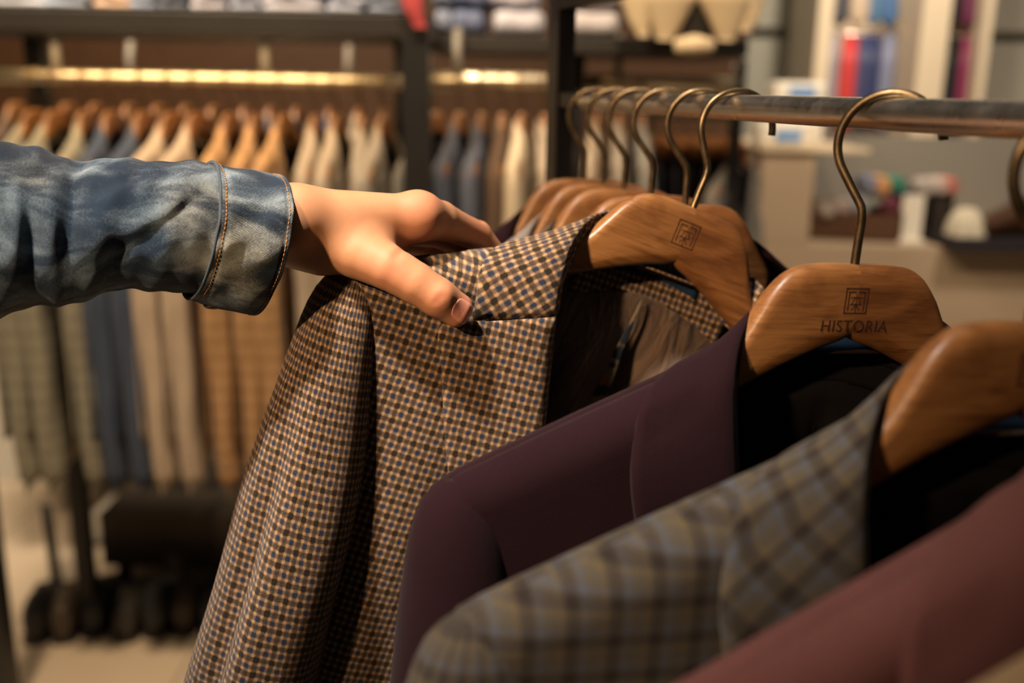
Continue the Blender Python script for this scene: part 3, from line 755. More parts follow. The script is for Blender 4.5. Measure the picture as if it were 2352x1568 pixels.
# denim sleeve: sections given by top, bottom and the near bulge
SEC = [(-330, 285, -300, 830, 12), (-160, 300, -150, 780, 12), (0, 320, -15, 727, 12), (60, 333, 35, 716, 12), (130, 361, 95, 706, 12), (190, 367, 150, 692, 14), (262, 367, 215, 676, 16), (330, 364, 275, 667, 20),
       (390, 366, 335, 663, 24), (445, 374, 385, 666, 28), (489, 381, 428, 674, 34), (512, 387, 450, 684, 35)]
CUF = [(487, 379, 424, 676, 36), (510, 384, 450, 686, 36), (545, 393, 488, 700, 38), (595, 399, 532, 707, 40), (642, 403, 572, 713, 42)]
def sleeve_mesh(name, secs, ns, na, mat, dn, wr, par, grow=0.0):
    tab = []
    for tx, ty, bx, by, bul in secs:
        Tp = hp(tx, ty, dn); Bp = hp(bx, by, dn); c = (Tp+Bp)/2; near = c+np.array([bul/4.0, 0, 46.0]); tab.append(np.concatenate([Tp, Bp, near]))
    tt = cr_spline(tab, ns); pts = np.zeros((ns, na, 3)); uv = np.zeros((ns, na, 2))
    for j in range(ns):
        Tp, Bp, Nr = tt[j][:3], tt[j][3:6], tt[j][6:]; c = (Tp+Bp)/2; a_ = Tp-c; b_ = Nr-c
        for i in range(na):
            an = 2*math.pi*i/na
            r = 1+grow/40
            p = c+(a_*math.cos(an)+b_*math.sin(an))*r
            nr = (p-c)/np.linalg.norm(p-c)
            p = p+nr*wr(p, an, j/(ns-1))
            pts[j, i] = p; uv[j, i] = (c[0]+300, (an if an < 1.5*math.pi else an-2*math.pi)*44)
    o = mesh(name, LA(pts).reshape(-1, 3), gridfaces(ns, na, True), mat, par, uv=uv.reshape(-1, 2)/1000)
    solid(o, .0016, -1)
    return o, pts
def px_of(p):
    q = HO+(hf[0]*p[0]+hf[1]*p[1]+hf[2]*p[2])/1000; return proj(q)
def g_(x, w): return math.exp(-(x/w)**2)
def wr_sleeve(p, an, s):
    x, y, _ = px_of(p); d = 0
    k = max(0, math.sin(an)); e = .35+.65*k
    d -= 5.0*g_(x-(62+.04*(y-400)), 20)*g_(y-520, 150)*e
    d -= 5.5*g_(x-(170-.05*(y-400)), 22)*g_(y-480, 110)*e
    d += 3.5*g_(x-(118+.02*(y-400)), 22)*g_(y-560, 160)*e
    d += 3.0*g_(x-(228-.15*(y-500)), 26)*g_(y-560, 110)*e
    d -= 3.2*g_((x-300)*.5+(y-560)*.86, 22)*g_((x-300)*.86-(y-560)*.5, 110)*e
    d += 2.6*g_((x-360)*.55+(y-500)*.83, 22)*g_((x-360)*.83-(y-500)*.55, 100)*e
    d -= 3.0*g_((x-430)*.6+(y-470)*.8, 13)*g_((x-430)*.8-(y-470)*.6, 60)*e
    d -= 2.4*g_((x-270)*.3+(y-420)*.95, 14)*g_(x-270, 60)*e
    d += 1.2*math.sin(x*.035+y*.012)+.8*math.sin(x*.02-y*.04)+.5*math.sin(x*.09+an*3)
    return d
def wr_cuff(p, an, s):
    x, y, _ = px_of(p); k = max(0, math.sin(an))
    return (.9*math.sin(x*.055+y*.02)+.7*math.sin(y*.045-x*.03)+.5*math.sin(y*.09+x*.05))*(.4+.6*k)+.4*g_(s-.02, .05)-.7*g_(s-.12, .04)-.8*g_(s-.93, .03)
sl, _ = sleeve_mesh('denim_sleeve', SEC, 190, 110, M['denim'], -2, wr_sleeve, person)
tag(sl, 'faded blue denim sleeve')
cf_, cp = sleeve_mesh('sleeve_cuff', CUF, 60, 110, M['denimcuff'], -2, wr_cuff, sl, 1.5)
# raised seam and stitching
def ring(name, j, r, mat, par, off, dash=False):
    R_ = cp[j]; c = R_.mean(0)
    pp = []
    for q in R_: d = q-c; pp.append(q+d/np.linalg.norm(d)*off)
    pp = np.array(pp)
    if not dash:
        pp = np.concatenate([pp, pp[:2]]); return tube(name, LA(pp), r, mat, par, 8, caps=False)
    fine = cr_spline(np.concatenate([pp, pp[:1]]), 520); VV = []; FF = []
    st = lens(fine); k = 0; seg = 2.6
    while (k+1)*seg < st[-1]:
        a0, a1 = k*seg, k*seg+1.9; k += 1
        P0 = np.array([np.interp(a0, st, fine[:, q]) for q in range(3)]); P1 = np.array([np.interp(a1, st, fine[:, q]) for q in range(3)])
        T_ = (P1-P0)/np.linalg.norm(P1-P0); n1 = P0-c; n1 /= np.linalg.norm(n1); n2 = np.cross(T_, n1); b = len(VV)
        for (pt, rr) in ((P0, .12), (P0*.75+P1*.25, .3), (P0*.25+P1*.75, .3), (P1, .12)):
            for a in range(6): VV.append(pt+(n1*math.cos(a*math.pi/3)+n2*math.sin(a*math.pi/3))*rr)
        for i in range(3):
            for a in range(6): FF.append((b+i*6+a, b+i*6+(a+1) % 6, b+i*6+6+(a+1) % 6, b+i*6+6+a))
    return mesh(name, LA(np.array(VV)), FF, mat, par)
ring('seam_ridge', 1, .0008, M['denimcuff'], cf_, -.25)
ring('stitching', 6, .0003, M['thread'], cf_, .35, True)
ring('stitching', 56, .0003, M['thread'], cf_, .35, True)
bb = hp(492, 697, 6)
V = []; prof = [(0, 2.2), (3, 2.2), (5.2, 1.6), (6.3, .4), (6.3, -1.0), (5, -2)]
for r, z in prof:
    for a in range(24): V.append(bb+np.array([r*math.cos(a*math.pi/12)*1.0, -z-.8, r*math.sin(a*math.pi/12)]))
tag(mesh('cuff_button', LA(np.array(V)), gridfaces(len(prof), 24, True), M['brass'], cf_), 'dark metal cuff button')
# ------------------------------------------------------------------ the shop behind
def tile_mat():
    t = NT('floor_tile'); tc = t.add('ShaderNodeTexCoord'); b = t.add('ShaderNodeTexBrick'); t.link(tc.outputs['Object'], b.inputs['Vector'])
    b.offset = 0; b.inputs['Scale'].default_value = 1.0; b.inputs['Brick Width'].default_value = .8; b.inputs['Row Height'].default_value = .8; b.inputs['Mortar Size'].default_value = .003
    n = t.noise(tc.outputs['Object'], 3, 5); base = t.mix(n, (.46, .37, .27), (.56, .46, .35))
    b.inputs['Mortar'].default_value = (.2, .16, .12, 1); t.link(base, b.inputs['Color1']); t.link(base, b.inputs['Color2'])
    return t.set(b.outputs['Color'], .28, spec=.5)
def shell(name, lo, hi, mat, lab=None):
    return tag(box(name, lo, hi, mat), kind='structure')
M['plaster'] = plain('grey_green_panel', (.36, .35, .29), .7, .06, 2)
M['palewall'] = plain('pale_wall_panel', (.56, .53, .46), .6, .05, 2)
M['darkwood'] = m_wood('dark_wall_wood', (.055, .024, .009), (.038, .016, .006), (.015, .006, .003))
M['blackshelf'] = plain('black_shelf_board', (.022, .019, .016), .5, .25, 8)
M['goldrail'] = m_metal('polished_rail', (.95, .82, .60), .38, .1, 20)
M['white'] = plain('white_lacquer', (.72, .68, .60), .4, .05, 3)
M['cream'] = plain('cream_paint', (.62, .52, .38), .5, .06, 3)
M['upstand'] = plain('grey_upstand_panel', (.20, .185, .16), .5, .06, 3)
M['counter'] = plain('taupe_counter', (.40, .31, .225), .5, .06, 3)
shell('floor', (-4.5, -1.5, -.05), (4.5, 6.0, 0), tile_mat())
shell('wall_back', (-4.5, 4.9, 0), (4.5, 5.0, 3.1), M['plaster'])
shell('wall_left', (-4.6, -1.5, 0), (-4.5, 5.0, 3.1), M['palewall'])
shell('wall_right', (4.5, -1.5, 0), (4.6, 5.0, 3.1), M['palewall'])
# panelled partition with the wooden back behind the far racks
YW = 3.35
xr = BY(1708, 150, YW).x
shell('wall_partition', (-2.9, YW, 0.72), (xr, YW+.05, 2.5), M['darkwood'])
shell('wall_partition_base', (-2.9, YW, 0.0), (xr, YW+.05, .72), M['palewall'])
# wall panels at the right, with their horizontal joints
YP = 4.3
def panel(x0, x1, mat, nm, y0=-60, y1=560):
    a = BY(x0, y0, YP); b = BY(x1, y1, YP)
    return tag(box(nm, (a.x, YP, max(0, b.z)), (b.x, YP+.04, a.z), mat, bev=.004), kind='structure')
zj = BY(1800, 76, YP).z
for i, (x0, x1, mt) in enumerate([(1650, 1868, 'plaster'), (2236, 2700, 'palewall')]):
    a = BY(x0, 0, YP).x; b = BY(x1, 0, YP).x
    tag(box('wall_panel', (a, YP, zj+.02), (b, YP+.04, 2.7), M[mt]), kind='structure')
    tag(box('wall_panel', (a, YP, 0), (b, YP+.04, zj-.02), M[mt]), kind='structure')
# ------------------------------------------------ far racks
FR = 2.18                      # distance of the far rails
ZR = BY(600, 170, FR).z
posts = [(-30, 2, 1.98), (62, 100, 2.34), (925, 984, 1.98), (1304, 1343, 2.34), (1688, 1712, 2.5)]
shz = BY(500, 28, 1.98); 
M['bracket'] = plain('grey_bracket_metal', (.20, .18, .15), .45)
def far_rail(x0, x1, py, Y, label, brs):
    a = BY(x0, py, Y); b = BY(x1, py, Y); b.z = a.z
    r = empty('far_clothes_rail', a, label, 'clothes rail', 'far clothes rails')
    tube('rail_tube', [Vector((0, 0, 0)), (b-a)*.5, b-a], .015, M['goldrail'], r, 20)
    for bx in brs:
        p = BY(bx, py, Y)
        tube('rail_bracket', [Vector((p.x-a.x, 0, .005)), Vector((p.x-a.x, 0, .055)), Vector((p.x-a.x, .02, .105))], .010, M['bracket'], r, 10)
    return a, b
RA = far_rail(-140, 924, 171, FR, 'gold-toned far clothes rail over the long row of suit jackets at left', (132, 610))
RB = far_rail(986, 1303, 182, FR+.05, 'short gold-toned far rail between the two dark uprights', (1050,))
RC = far_rail(1345, 1690, 187, FR+.2, 'far clothes rail behind the near steel rail, right of the dark uprights', (1420,))
def bx_at(name, px0, px1, Y, z0, z1, depth, mat, par, org, bev=.0):
    a = BY(px0, 200, Y).x-org.x; b = BY(px1, 200, Y).x-org.x
    return box(name, (a, Y-org.y, z0-org.z), (b, Y+depth-org.y, z1-org.z), mat, par, bev)
# shelving unit A (long bay)
o = Vector((BY(450, 0, 2.0).x, 2.0, 0)); U1 = empty('shelving_rack', o, 'long black shelf unit above the far row of jackets at left', 'rack', 'black shop shelving')
zA0 = BY(500, 77, 1.98).z; zA1 = BY(500, 27, 1.98).z
bx_at('shelf_board', -200, 984, 1.98, zA0, zA1, .40, M['blackshelf'], U1, o, .002)
bx_at('upright_post', 924, 986, 1.98, 0, zA0, .055, M['blackmetal'], U1, o, .001)
bx_at('upright_post', -200, -150, 1.98, 0, zA0, .055, M['blackmetal'], U1, o, .001)
bx_at('upright_post', 62, 100, 2.33, 0, zA0, .045, M['blackmetal'], U1, o, .001)
bx_at('upright_post', 905, 940, 2.33, 0, zA0, .045, M['blackmetal'], U1, o, .001)
# shelving unit B
o = Vector((BY(1350, 0, 2.3).x, 2.3, 0)); U2 = empty('shelving_rack', o, 'black shelf unit behind the near upright, carrying the white and cream garments', 'rack', 'black shop shelving')
zB1 = BY(1200, 84, 2.3).z; zB0 = BY(1200, 122, 2.3).z
bx_at('shelf_board', 986, 1712, 2.26, zB0, zB1, .40, M['blackshelf'], U2, o, .002)
bx_at('upright_post', 1304, 1343, 2.34, 0, zB0, .045, M['blackmetal'], U2, o, .001)
bx_at('upright_post', 1688, 1712, 2.5, 0, zB0, .045, M['blackmetal'], U2, o, .001)
# ------------------------------------------------ far jackets, seen from the shoulder side
COL = {'greygreen': (.20, .185, .145), 'charcoal': (.045, .058, .090), 'sand': (.36, .285, .22), 'tan': (.34, .20, .09), 'oat': (.30, .245, .19), 'stone': (.23, .20, .165),
       'navyj': (.035, .052, .095), 'slate': (.085, .095, .13), 'cream': (.50, .42, .31), 'brown': (.10, .065, .045), 'grey': (.17, .16, .145)}
for k, c in COL.items(): M['f_'+k] = m_wool('far_wool_'+k, c, .2)
M['f_tan'] = m_plaid('far_tan_check', (.38, .22, .095), .032, (.10, .05, .03), (.40, .25, .12), (.16, .12, .12), .30)
M['f_greygreen'] = m_plaid('far_grey_green_plaid', (.22, .205, .155), .034, (.11, .095, .07), (.27, .23, .15), (.14, .15, .14), .34)
proto = {}
def copy_tree(o, parent=None):
    c = o.copy(); C.objects.link(c)
    if parent is not None: c.parent = parent
    for ch in [q for q in bpy.data.objects if q.parent == o]: copy_tree(ch, c)
    return c
def set_mat(root, old, new):
    for ch in root.children:
        if ch.type == 'MESH' and ch.material_slots and ch.data.materials[0] == old:
            ch.material_slots[0].link = 'OBJECT'; ch.material_slots[0].material = new
bj = bh = None
def far_jacket(px, Y, rz, key, yaw, label, group, hlabel, btn=True, sw=20):
    global bj, bh
    fr = frame(90+yaw, 0); p = BY(px, 180, Y)
    dz = (25-WIRE)/1000-.015
    O = Vector((p.x, Y, rz-dz-.0606))-(fr[0]*8*math.cos(math.radians(20))+fr[2]*8*math.sin(math.radians(20)))/1000
    if bj is None:
        bh = hanger(O, fr, hlabel, 'wooden hangers on the far rails', 20, emblem=False)
        bj = jacket(O, fr, label, group, M['greywool'], M['blacklin_and_shade'], S=(1.08, 1.10), sn=.62, lo=True, name='hanging_jacket')
        for side in (-1,):
            for q in range(4):
                b = []
                for r_, z_ in ((0, 1.5), (5, 1.5), (7, .5), (7, -1.5)):
                    for a in range(12): b.append((-178+(-z_)*1.0+q*0, -742+q*20+r_*math.sin(a*math.pi/6)*.8, 10+r_*math.cos(a*math.pi/6)))
                tag(mesh('sleeve_button', LA(np.array(b)), gridfaces(4, 12, True), M['groove'], bj), 'dark sleeve button')
        J, Hh = bj, bh
    else:
        J, Hh = copy_tree(bj), copy_tree(bh)
    J.matrix_world = fmat(O, fr); Hh.matrix_world = fmat(O, fr)
    J['label'] = label; J['group'] = group; Hh['label'] = hlabel
    set_mat(J, M['greywool'], M['f_'+key])
    return J
ordn = ['first', 'second', 'third', 'fourth', 'fifth', 'sixth', 'seventh', 'eighth', 'ninth', 'tenth', 'eleventh', 'twelfth', 'thirteenth', 'fourteenth', 'fifteenth']
desc = {'greygreen': 'grey-green plaid', 'charcoal': 'dark navy', 'sand': 'pinkish sand', 'tan': 'tan checked', 'oat': 'oat grey', 'stone': 'stone grey', 'navyj': 'navy', 'slate': 'slate blue', 'cream': 'cream', 'brown': 'dark brown', 'grey': 'grey'}
rowA = [(78, 'greygreen'), (140, 'greygreen'), (200, 'greygreen'), (262, 'charcoal'), (330, 'charcoal'), (398, 'sand'), (462, 'sand'), (528, 'tan'), (592, 'tan'), (655, 'tan'), (722, 'oat'), (780, 'oat'), (834, 'stone'), (882, 'stone')]
for i, (px, k) in enumerate(rowA):
    far_jacket(px+rnd.uniform(-7, 7), FR, RA[0].z, k, rnd.uniform(-11, 7), '%s suit jacket on the long far rail, %s from the left edge' % (desc[k], ordn[i]), 'suit jackets on the long far rail',
               'wooden hanger on the long far rail, %s from the left edge' % ordn[i])
rowB = [(1004, 'grey', -17), (1062, 'slate', -10), (1112, 'slate', -6), (1160, 'brown', -4), (1205, 'cream', -6), (1255, 'oat', 0)]
for i, (px, k, yw) in enumerate(rowB):
    far_jacket(px, FR+.05, RB[0].z, k, yw, '%s jacket on the short far rail, %s right of the wide upright' % (desc[k], ordn[i]), 'jackets on the short far rail',
               'wooden hanger on the short far rail, %s right of the wide upright' % ordn[i])
rowC = [(1378, 'oat', -8), (1428, 'stone', -4), (1480, 'grey', -2)]
for i, (px, k, yw) in enumerate(rowC):
    far_jacket(px, FR+.2, RC[0].z, k, yw, '%s jacket behind the near hooks, %s right of the narrow dark upright' % (desc[k], ordn[i]), 'jackets on the right far rail',
               'far wooden hanger behind the near hooks, %s right of the narrow dark upright' % ordn[i])
# second row of jackets further back: only the hangers and collars show above the first row
BR = 2.85
RD_ = far_rail(-120, 1290, 174, BR, 'rear clothes rail behind the long far row of jackets', (300, 800))
ck = ['brown', 'navyj', 'slate', 'brown', 'charcoal', 'oat', 'navyj', 'tan', 'brown', 'slate', 'charcoal', 'navyj', 'oat', 'brown']
for i in range(14):
    px = 30+i*66+rnd.uniform(-8, 8)
    far_jacket(px, BR, RD_[0].z, ck[i], rnd.uniform(-4, 4), '%s jacket on the rear rail behind the long far row, %s from the left' % (desc[ck[i]], ordn[i]), 'jackets on the rear rail',
               'wooden hanger on the rear rail behind the long far row, %s from the left' % ordn[i])
# ------------------------------------------------ folded shirts and garments on the shelves
def folded(name, px0, px1, pyb, pyt, Y, col, label, group, depth=.26, sag=0.0, seed=0, cat='shirt', collar=True, nl=3):
    a = BY(px0, pyb, Y); b = BY(px1, pyt, Y); w = (b.x-a.x); h = b.z-a.z; o = Vector(((a.x+b.x)/2, Y+depth/2, a.z))
    mat = M.get('fold_'+str(col)) or plain('folded_cloth', col, .85, .06, 20); M['fold_'+str(col)] = mat
    root = empty(name, o, label, cat, group); r = random.Random(seed)
    z = -sag
    for k in range(nl):
        hh = (h+sag)/nl; n, mm = 28, 18; V = []
        jx = r.uniform(-.006, .006)
        for i in range(mm):
            ph = math.pi*i/(mm-1)
            for j in range(n):
                th = 2*math.pi*j/n; p = 6.0
                cx, sx = math.cos(th), math.sin(th); q = (abs(cx)**p+abs(sx)**p)**(-1/p)
                rr = math.sin(ph)**.35
                wob = 1+.025*math.sin(3*th+seed+k)+.02*math.sin(5*th+2*k)
                V.append((jx+w/2*cx*q*rr*wob, depth/2*sx*q*rr*wob, z+hh/2-hh/2*math.copysign(abs(math.cos(ph))**.6, math.cos(ph))*.98+.004*math.sin(4*th+k+seed)*(k > 0)))
        mesh('folded_layer', V, gridfaces(mm, n, True), mat, root); z += hh
    return root
sh = [(-60, 96, (.48, .52, .62), 'pale blue folded shirt'), (100, 196, (.34, .40, .52), 'soft blue folded shirt'), (198, 292, (.62, .46, .36), 'peach folded shirt'), (294, 352, (.30, .36, .50), 'mid blue folded shirt'),
      (354, 420, (.13, .15, .20), 'dark slate folded shirt'), (422, 512, (.50, .50, .58), 'white-blue folded shirt'), (514, 588, (.36, .40, .52), 'light denim-blue folded shirt'), (592, 742, (.52, .53, .62), 'wide white folded shirt'),
      (746, 838, (.40, .44, .56), 'powder blue folded shirt'), (840, 938, (.24, .28, .38), 'grey-blue folded shirt')]
for i, (x0, x1, c, d) in enumerate(sh):
    folded('folded_shirt', x0, x1, 0, -70, 2.0, c, d+' on the long black shelf, %s from the left' % ordn[i], 'folded shirts on the long shelf', seed=i)
# put them exactly on the board
for ob in [q for q in bpy.data.objects if q.get('group') == 'folded shirts on the long shelf']: ob.location.z = zA1+.001
sh2 = [(992, 1036, (.20, .23, .32), 'grey-blue folded shirt'), (1040, 1118, (.13, .16, .27), 'navy and blue folded shirt'), (1124, 1248, (.52, .52, .60), 'white folded shirt'), (1296, 1424, (.50, .47, .50), 'pale grey-white folded shirt')]
for i, (x0, x1, c, d) in enumerate(sh2):
    f_ = folded('folded_shirt', x0, x1, 84, -40, 2.28, c, d+' on the second black shelf, %s from the wide upright' % ordn[i], 'folded shirts on the second shelf', seed=20+i, nl=2)
    f_.location.z = zB1+.001
def lobe(name, pts, r, mat, par, flat=1.0):
    p = cr_spline(np.array(pts, float), 22); n = 24; V = []
    rr = cr_spline(np.array([[q] for q in r], float), 22)[:, 0]
    for i in range(22):
        for j in range(n):
            a = 2*math.pi*j/n; V.append((p[i][0]+rr[i]*math.cos(a), p[i][1]+rr[i]*math.sin(a)*flat, p[i][2]))
    F = gridfaces(22, n, True)+[tuple(range(n)), tuple(range(21*n, 22*n))[::-1]]
    return mesh(name, V, F, mat, par)
# red knitted scarf hanging over the shelf end
o = BY(962, 30, 2.02); rs_ = empty('folded_scarf', o, 'red folded scarf hanging over the right end of the long black shelf', 'scarf')
M['red'] = plain('red_cloth', (.40, .055, .06), .85, .1, 40)
lobe('scarf_body', [(-.012, -.03, .10), (-.008, -.055, .05), (-.004, -.062, 0), (.008, -.058, -.03)], [.025, .03, .028, .012], M['red'], rs_, .45)
# cream jacket folded over the front of the second shelf
M['creamcloth'] = plain('cream_cloth', (.66, .53, .35), .85, .05, 30)
o = BY(1590, 60, 2.18); cj = empty('cream_cardigan', o, 'cream padded jacket draped over the second black shelf, sleeves hanging down', 'jacket')
def q3(px, py, dy=0.0):
    p = BY(px, py, 2.18+dy); return tuple(p-o)
for nm, c, r in (('sleeve', [(1462, -60), (1466, 20), (1470, 60), (1478, 84)], [.02, .036, .034, .012]), ('body_panel', [(1535, -60), (1532, 20), (1530, 60), (1526, 92)], [.03, .058, .055, .016]),
                 ('body_panel', [(1668, -60), (1668, 20), (1668, 60), (1668, 94)], [.03, .058, .055, .016]), ('sleeve', [(1722, -60), (1722, 10), (1720, 50), (1712, 72)], [.02, .034, .03, .012])):
    lobe(nm, [q3(*q) for q in c], r, M['creamcloth'], cj, .6)
k_ = lobe('hem', [q3(1548, 108, -.02), q3(1592, 104, -.02), q3(1640, 106, -.02)], [.018, .02, .012], M['creamcloth'], cj)
# rebuild the hem as a horizontal roll
bpy.data.objects.remove(k_)
tube('hem', [q3(1550, 106, -.02), q3(1595, 103, -.02), q3(1638, 106, -.02)], [.014, .021, .014], M['creamcloth'], cj, 14)
lobe('lining_panel', [q3(1600, -40, .02), q3(1600, 20, .02), q3(1600, 88, .02)], [.03, .034, .03], M['blackshelf'], cj, .4)
M['benchwood'] = plain('bench_board', (.060, .046, .034), .5, .2, 8)
# ------------------------------------------------ low bench and dark trousers under the far row
o = BZ(420, 1360, 0); o.y = 2.72; bn = empty('low_display_bench', (o.x, 2.72, 0), 'low dark display bench under the far jackets at lower left', 'bench')
za = BY(300, 1150, 2.7).z; zb = BY(300, 1290, 2.6).z
a_ = BY(238, 1200, 2.6).x-o.x; b_ = BY(900, 1200, 2.6).x-o.x
box('bench_top', (a_, -.15, zb-.0), (b_, .34, zb+.16), M['benchwood'], bn, .004)
for xx in (a_+.03, b_-.06):
    for yy in (-.12, .28): box('leg', (xx, yy, 0), (xx+.03, yy+.03, zb), M['blackmetal'], bn)

def shoe(loc, rz, mat, label, group, sole, s=1.0):
    hb = empty('dress_shoe', loc, label, 'shoe', group, M=Matrix.Translation(loc) @ Matrix.Rotation(rz, 4, 'Z') @ Matrix.Scale(s, 4))
    prof = [(-.145, .012, .020), (-.132, .034, .042), (-.09, .043, .052), (-.04, .041, .070), (.0, .036, .090), (.05, .035, .100), (.09, .034, .098), (.12, .026, .085), (.128, .012, .05)]
    V = []; n = 24; pr = cr_spline(np.array(prof), 30)
    for x, w, h in pr:
        for j in range(n):
            a = 2*math.pi*j/n; sn_, c = math.sin(a), math.cos(a); V.append((x, w*c, .012+h/2+h/2*sn_))
    mesh('shoe_upper', V, gridfaces(30, n, True)+[tuple(range(n))[::-1], tuple(range(29*n, 30*n))], mat, hb)
    so_ = [(x*1.02, w*1.08*q, z) for z in (0, .013) for (x, w, h) in prof for q in (-1, 1)]; k = len(prof)*2
    F = [(i*2, i*2+1, i*2+3, i*2+2) for i in range(len(prof)-1)]+[(k+i*2, k+i*2+2, k+i*2+3, k+i*2+1) for i in range(len(prof)-1)]
    F += [(i*2, i*2+2, k+i*2+2, k+i*2) for i in range(len(prof)-1)]+[(i*2+1, k+i*2+1, k+i*2+3, i*2+3) for i in range(len(prof)-1)]+[(0, k, k+1, 1), (k-2, k-1, 2*k-1, 2*k-2)]
    mesh('shoe_sole', so_, F, sole, hb, smooth=False)
    for q in range(3): tube('lace', [(.0+q*.016, -.012, .108+.003*q), (.0+q*.016, 0, .113+.003*q), (.0+q*.016, .012, .108+.003*q)], .0018, sole, hb, 6)
    return hb
M['trous'] = [plain('dark_shoe_leather', c, .5, .15, 20) for c in ((.030, .030, .032), (.05, .036, .024), (.026, .028, .034), (.04, .034, .028))]
for i, (px, py) in enumerate([(46, 1490), (112, 1488), (184, 1472), (262, 1484), (330, 1474), (398, 1468), (466, 1470), (540, 1466), (612, 1468)]):
    p = BZ(px, py, 0); shoe(Vector((p.x, p.y+.14, 0)), -math.pi/2+(px-1176)/2300*-.5, M['trous'][i % 4], 'dark lace-up shoe on the floor under the far jackets, %s from the left' % ordn[i], 'row of dark shoes on the floor', M['blackshelf'])
# warm strip lights fixed under the shelves
for (pa, pb, Y, zz, pw) in ((-60, 920, 2.10, zA0, STRIP*1.9), (990, 1300, 2.36, zB0, STRIP*.6), (1400, 1690, 2.60, zB0, STRIP*.45)):
    a = BY(pa, 200, Y).x; b = BY(pb, 200, Y).x
    l = bpy.data.lights.new('shelf_strip_light', 'AREA'); l.shape = 'RECTANGLE'; l.size = b-a; l.size_y = .05; l.energy = pw; l.color = (1, .68, .36)
    lo2 = bpy.data.objects.new('shelf_strip_light', l); C.objects.link(lo2); lo2.location = ((a+b)/2, Y, zz-.004)
# white folded stand at lower left
tag(tube('steel_leg_post', [BY(105, 1160, 2.6), BY(118, 1250, 2.6), BY(132, 1356, 2.6)], .014, M['blackmetal']), 'thin black metal post standing left of the low bench', 'post')
ws = empty('white_plinth', (BY(205, 1200, 2.9).x, 2.95, 0), 'white slanted display plinth beside the thin black post', 'plinth')
a = BY(165, 1200, 2.85).x-ws.location.x; b = BY(245, 1200, 2.85).x-ws.location.x; z1 = BY(200, 1185, 2.85).z; z0 = BY(200, 1290, 2.85).z
V = [(a, -.08, z0), (b-.06, -.08, z0), (b-.06, .08, z0), (a, .08, z0), (a+.05, -.08, z1), (b, -.08, z1), (b, .08, z1), (a+.05, .08, z1)]
box('plinth_base', (a, -.1, 0), (b, .1, z0), M['white'], ws, .003)
o_ = mesh('plinth_top', V, [(0,3,2,1),(4,5,6,7),(0,1,5,4),(1,2,6,5),(2,3,7,6),(3,0,4,7)], M['white'], ws, smooth=False)
# ------------------------------------------------------------------ right-hand side: ties, counter, boxes
def cc(name, col, rough=.8): 
    if name not in M: M[name] = plain(name, col, rough, .1, 30)
    return M[name]
YS = 3.6
ts = empty('tie_display_cabinet', (BY(2000, 300, YS).x, YS, 0), 'tall cream display cabinet holding two tiers of hanging ties', 'cabinet')
X_ = lambda px: BY(px, 200, YS).x-ts.location.x
box('side_panel', (X_(1862), -.02, 0), (X_(1896), .35, 2.4), M['cream'], ts, .003)
box('side_panel', (X_(2066), -.14, 0), (X_(2128), .35, 2.4), M['cream'], ts, .003)
box('side_panel', (X_(2238), -.02, 0), (X_(2256), .35, 2.4), M['cream'], ts, .003)
box('back_board', (X_(1862), .33, 0), (X_(2256), .36, 2.4), M['cream'], ts)
z_t = [BY(1980, -60, YS).z, BY(1980, 76, YS).z]
for z in z_t: tube('tie_bar', [Vector((X_(1896), .06, z)), Vector((X_(2066), .06, z))], .006, M['chrome'], ts, 10)
for z in z_t: tube('tie_bar', [Vector((X_(2128), .06, z)), Vector((X_(2238), .06, z))], .006, M['chrome'], ts, 10)
ties = [(1926, 22, 0, (.055, .055, .065), 'charcoal tie'), (1968, 24, 0, (.46, .36, .27), 'beige tie'), (2004, 16, 0, (.07, .15, .27), 'steel blue tie'), (2038, 20, 0, (.05, .12, .26), 'bright blue tie'),
        (1914, 22, 1, (.27, .24, .27), 'lilac-grey tie'), (1956, 22, 1, (.46, .035, .035), 'red tie'), (1984, 14, 1, (.045, .05, .12), 'dark indigo tie'), (2010, 20, 1, (.02, .03, .10), 'navy blue tie'), (2046, 18, 1, (.16, .18, .28), 'light slate-blue tie'),
        (2150, 16, 0, (.04, .08, .17), 'mid blue tie'), (2182, 18, 0, (.02, .022, .03), 'blue-black tie'), (2218, 16, 0, (.12, .02, .06), 'maroon tie'), (2150, 20, 1, (.018, .028, .032), 'dark green-black tie'), (2190, 20, 1, (.016, .022, .026), 'near-black tie'), (2224, 12, 1, (.20, .02, .075), 'wine red tie')]
for i, (px, hw, row, c, d) in enumerate(ties):
    x = BY(px, 200, YS).x; w = (BY(px+hw, 200, YS).x-x)*.98; z = z_t[row]; ln = (z_t[0]-z_t[1])-.02 if row == 0 else .34
    r = empty('hanging_tie', (x, YS+.06, z), d+' hanging in the %s tier of the cream cabinet' % ('upper', 'lower')[row], 'tie', 'ties in the cream cabinet')
    V = []
    rows = [(-ln, .0), (-ln+.035, 1), (-ln*.6, .94), (-ln*.3, .85), (0, .75)]
    for side in (-1, 1):
        rr = rows if side < 0 else rows[::-1][1:]
        for (zz, ww) in rr:
            for u in np.linspace(-1, 1, 7): V.append((u*w*max(ww, .04), side*(.010 if zz < 0 else 0)-.004*math.cos(u*1.5), zz+(.010 if zz == 0 else 0)))
    o = mesh('tie_blade', V, gridfaces(9, 7), cc('tie_'+d, c, .5), r); solid(o, .003)
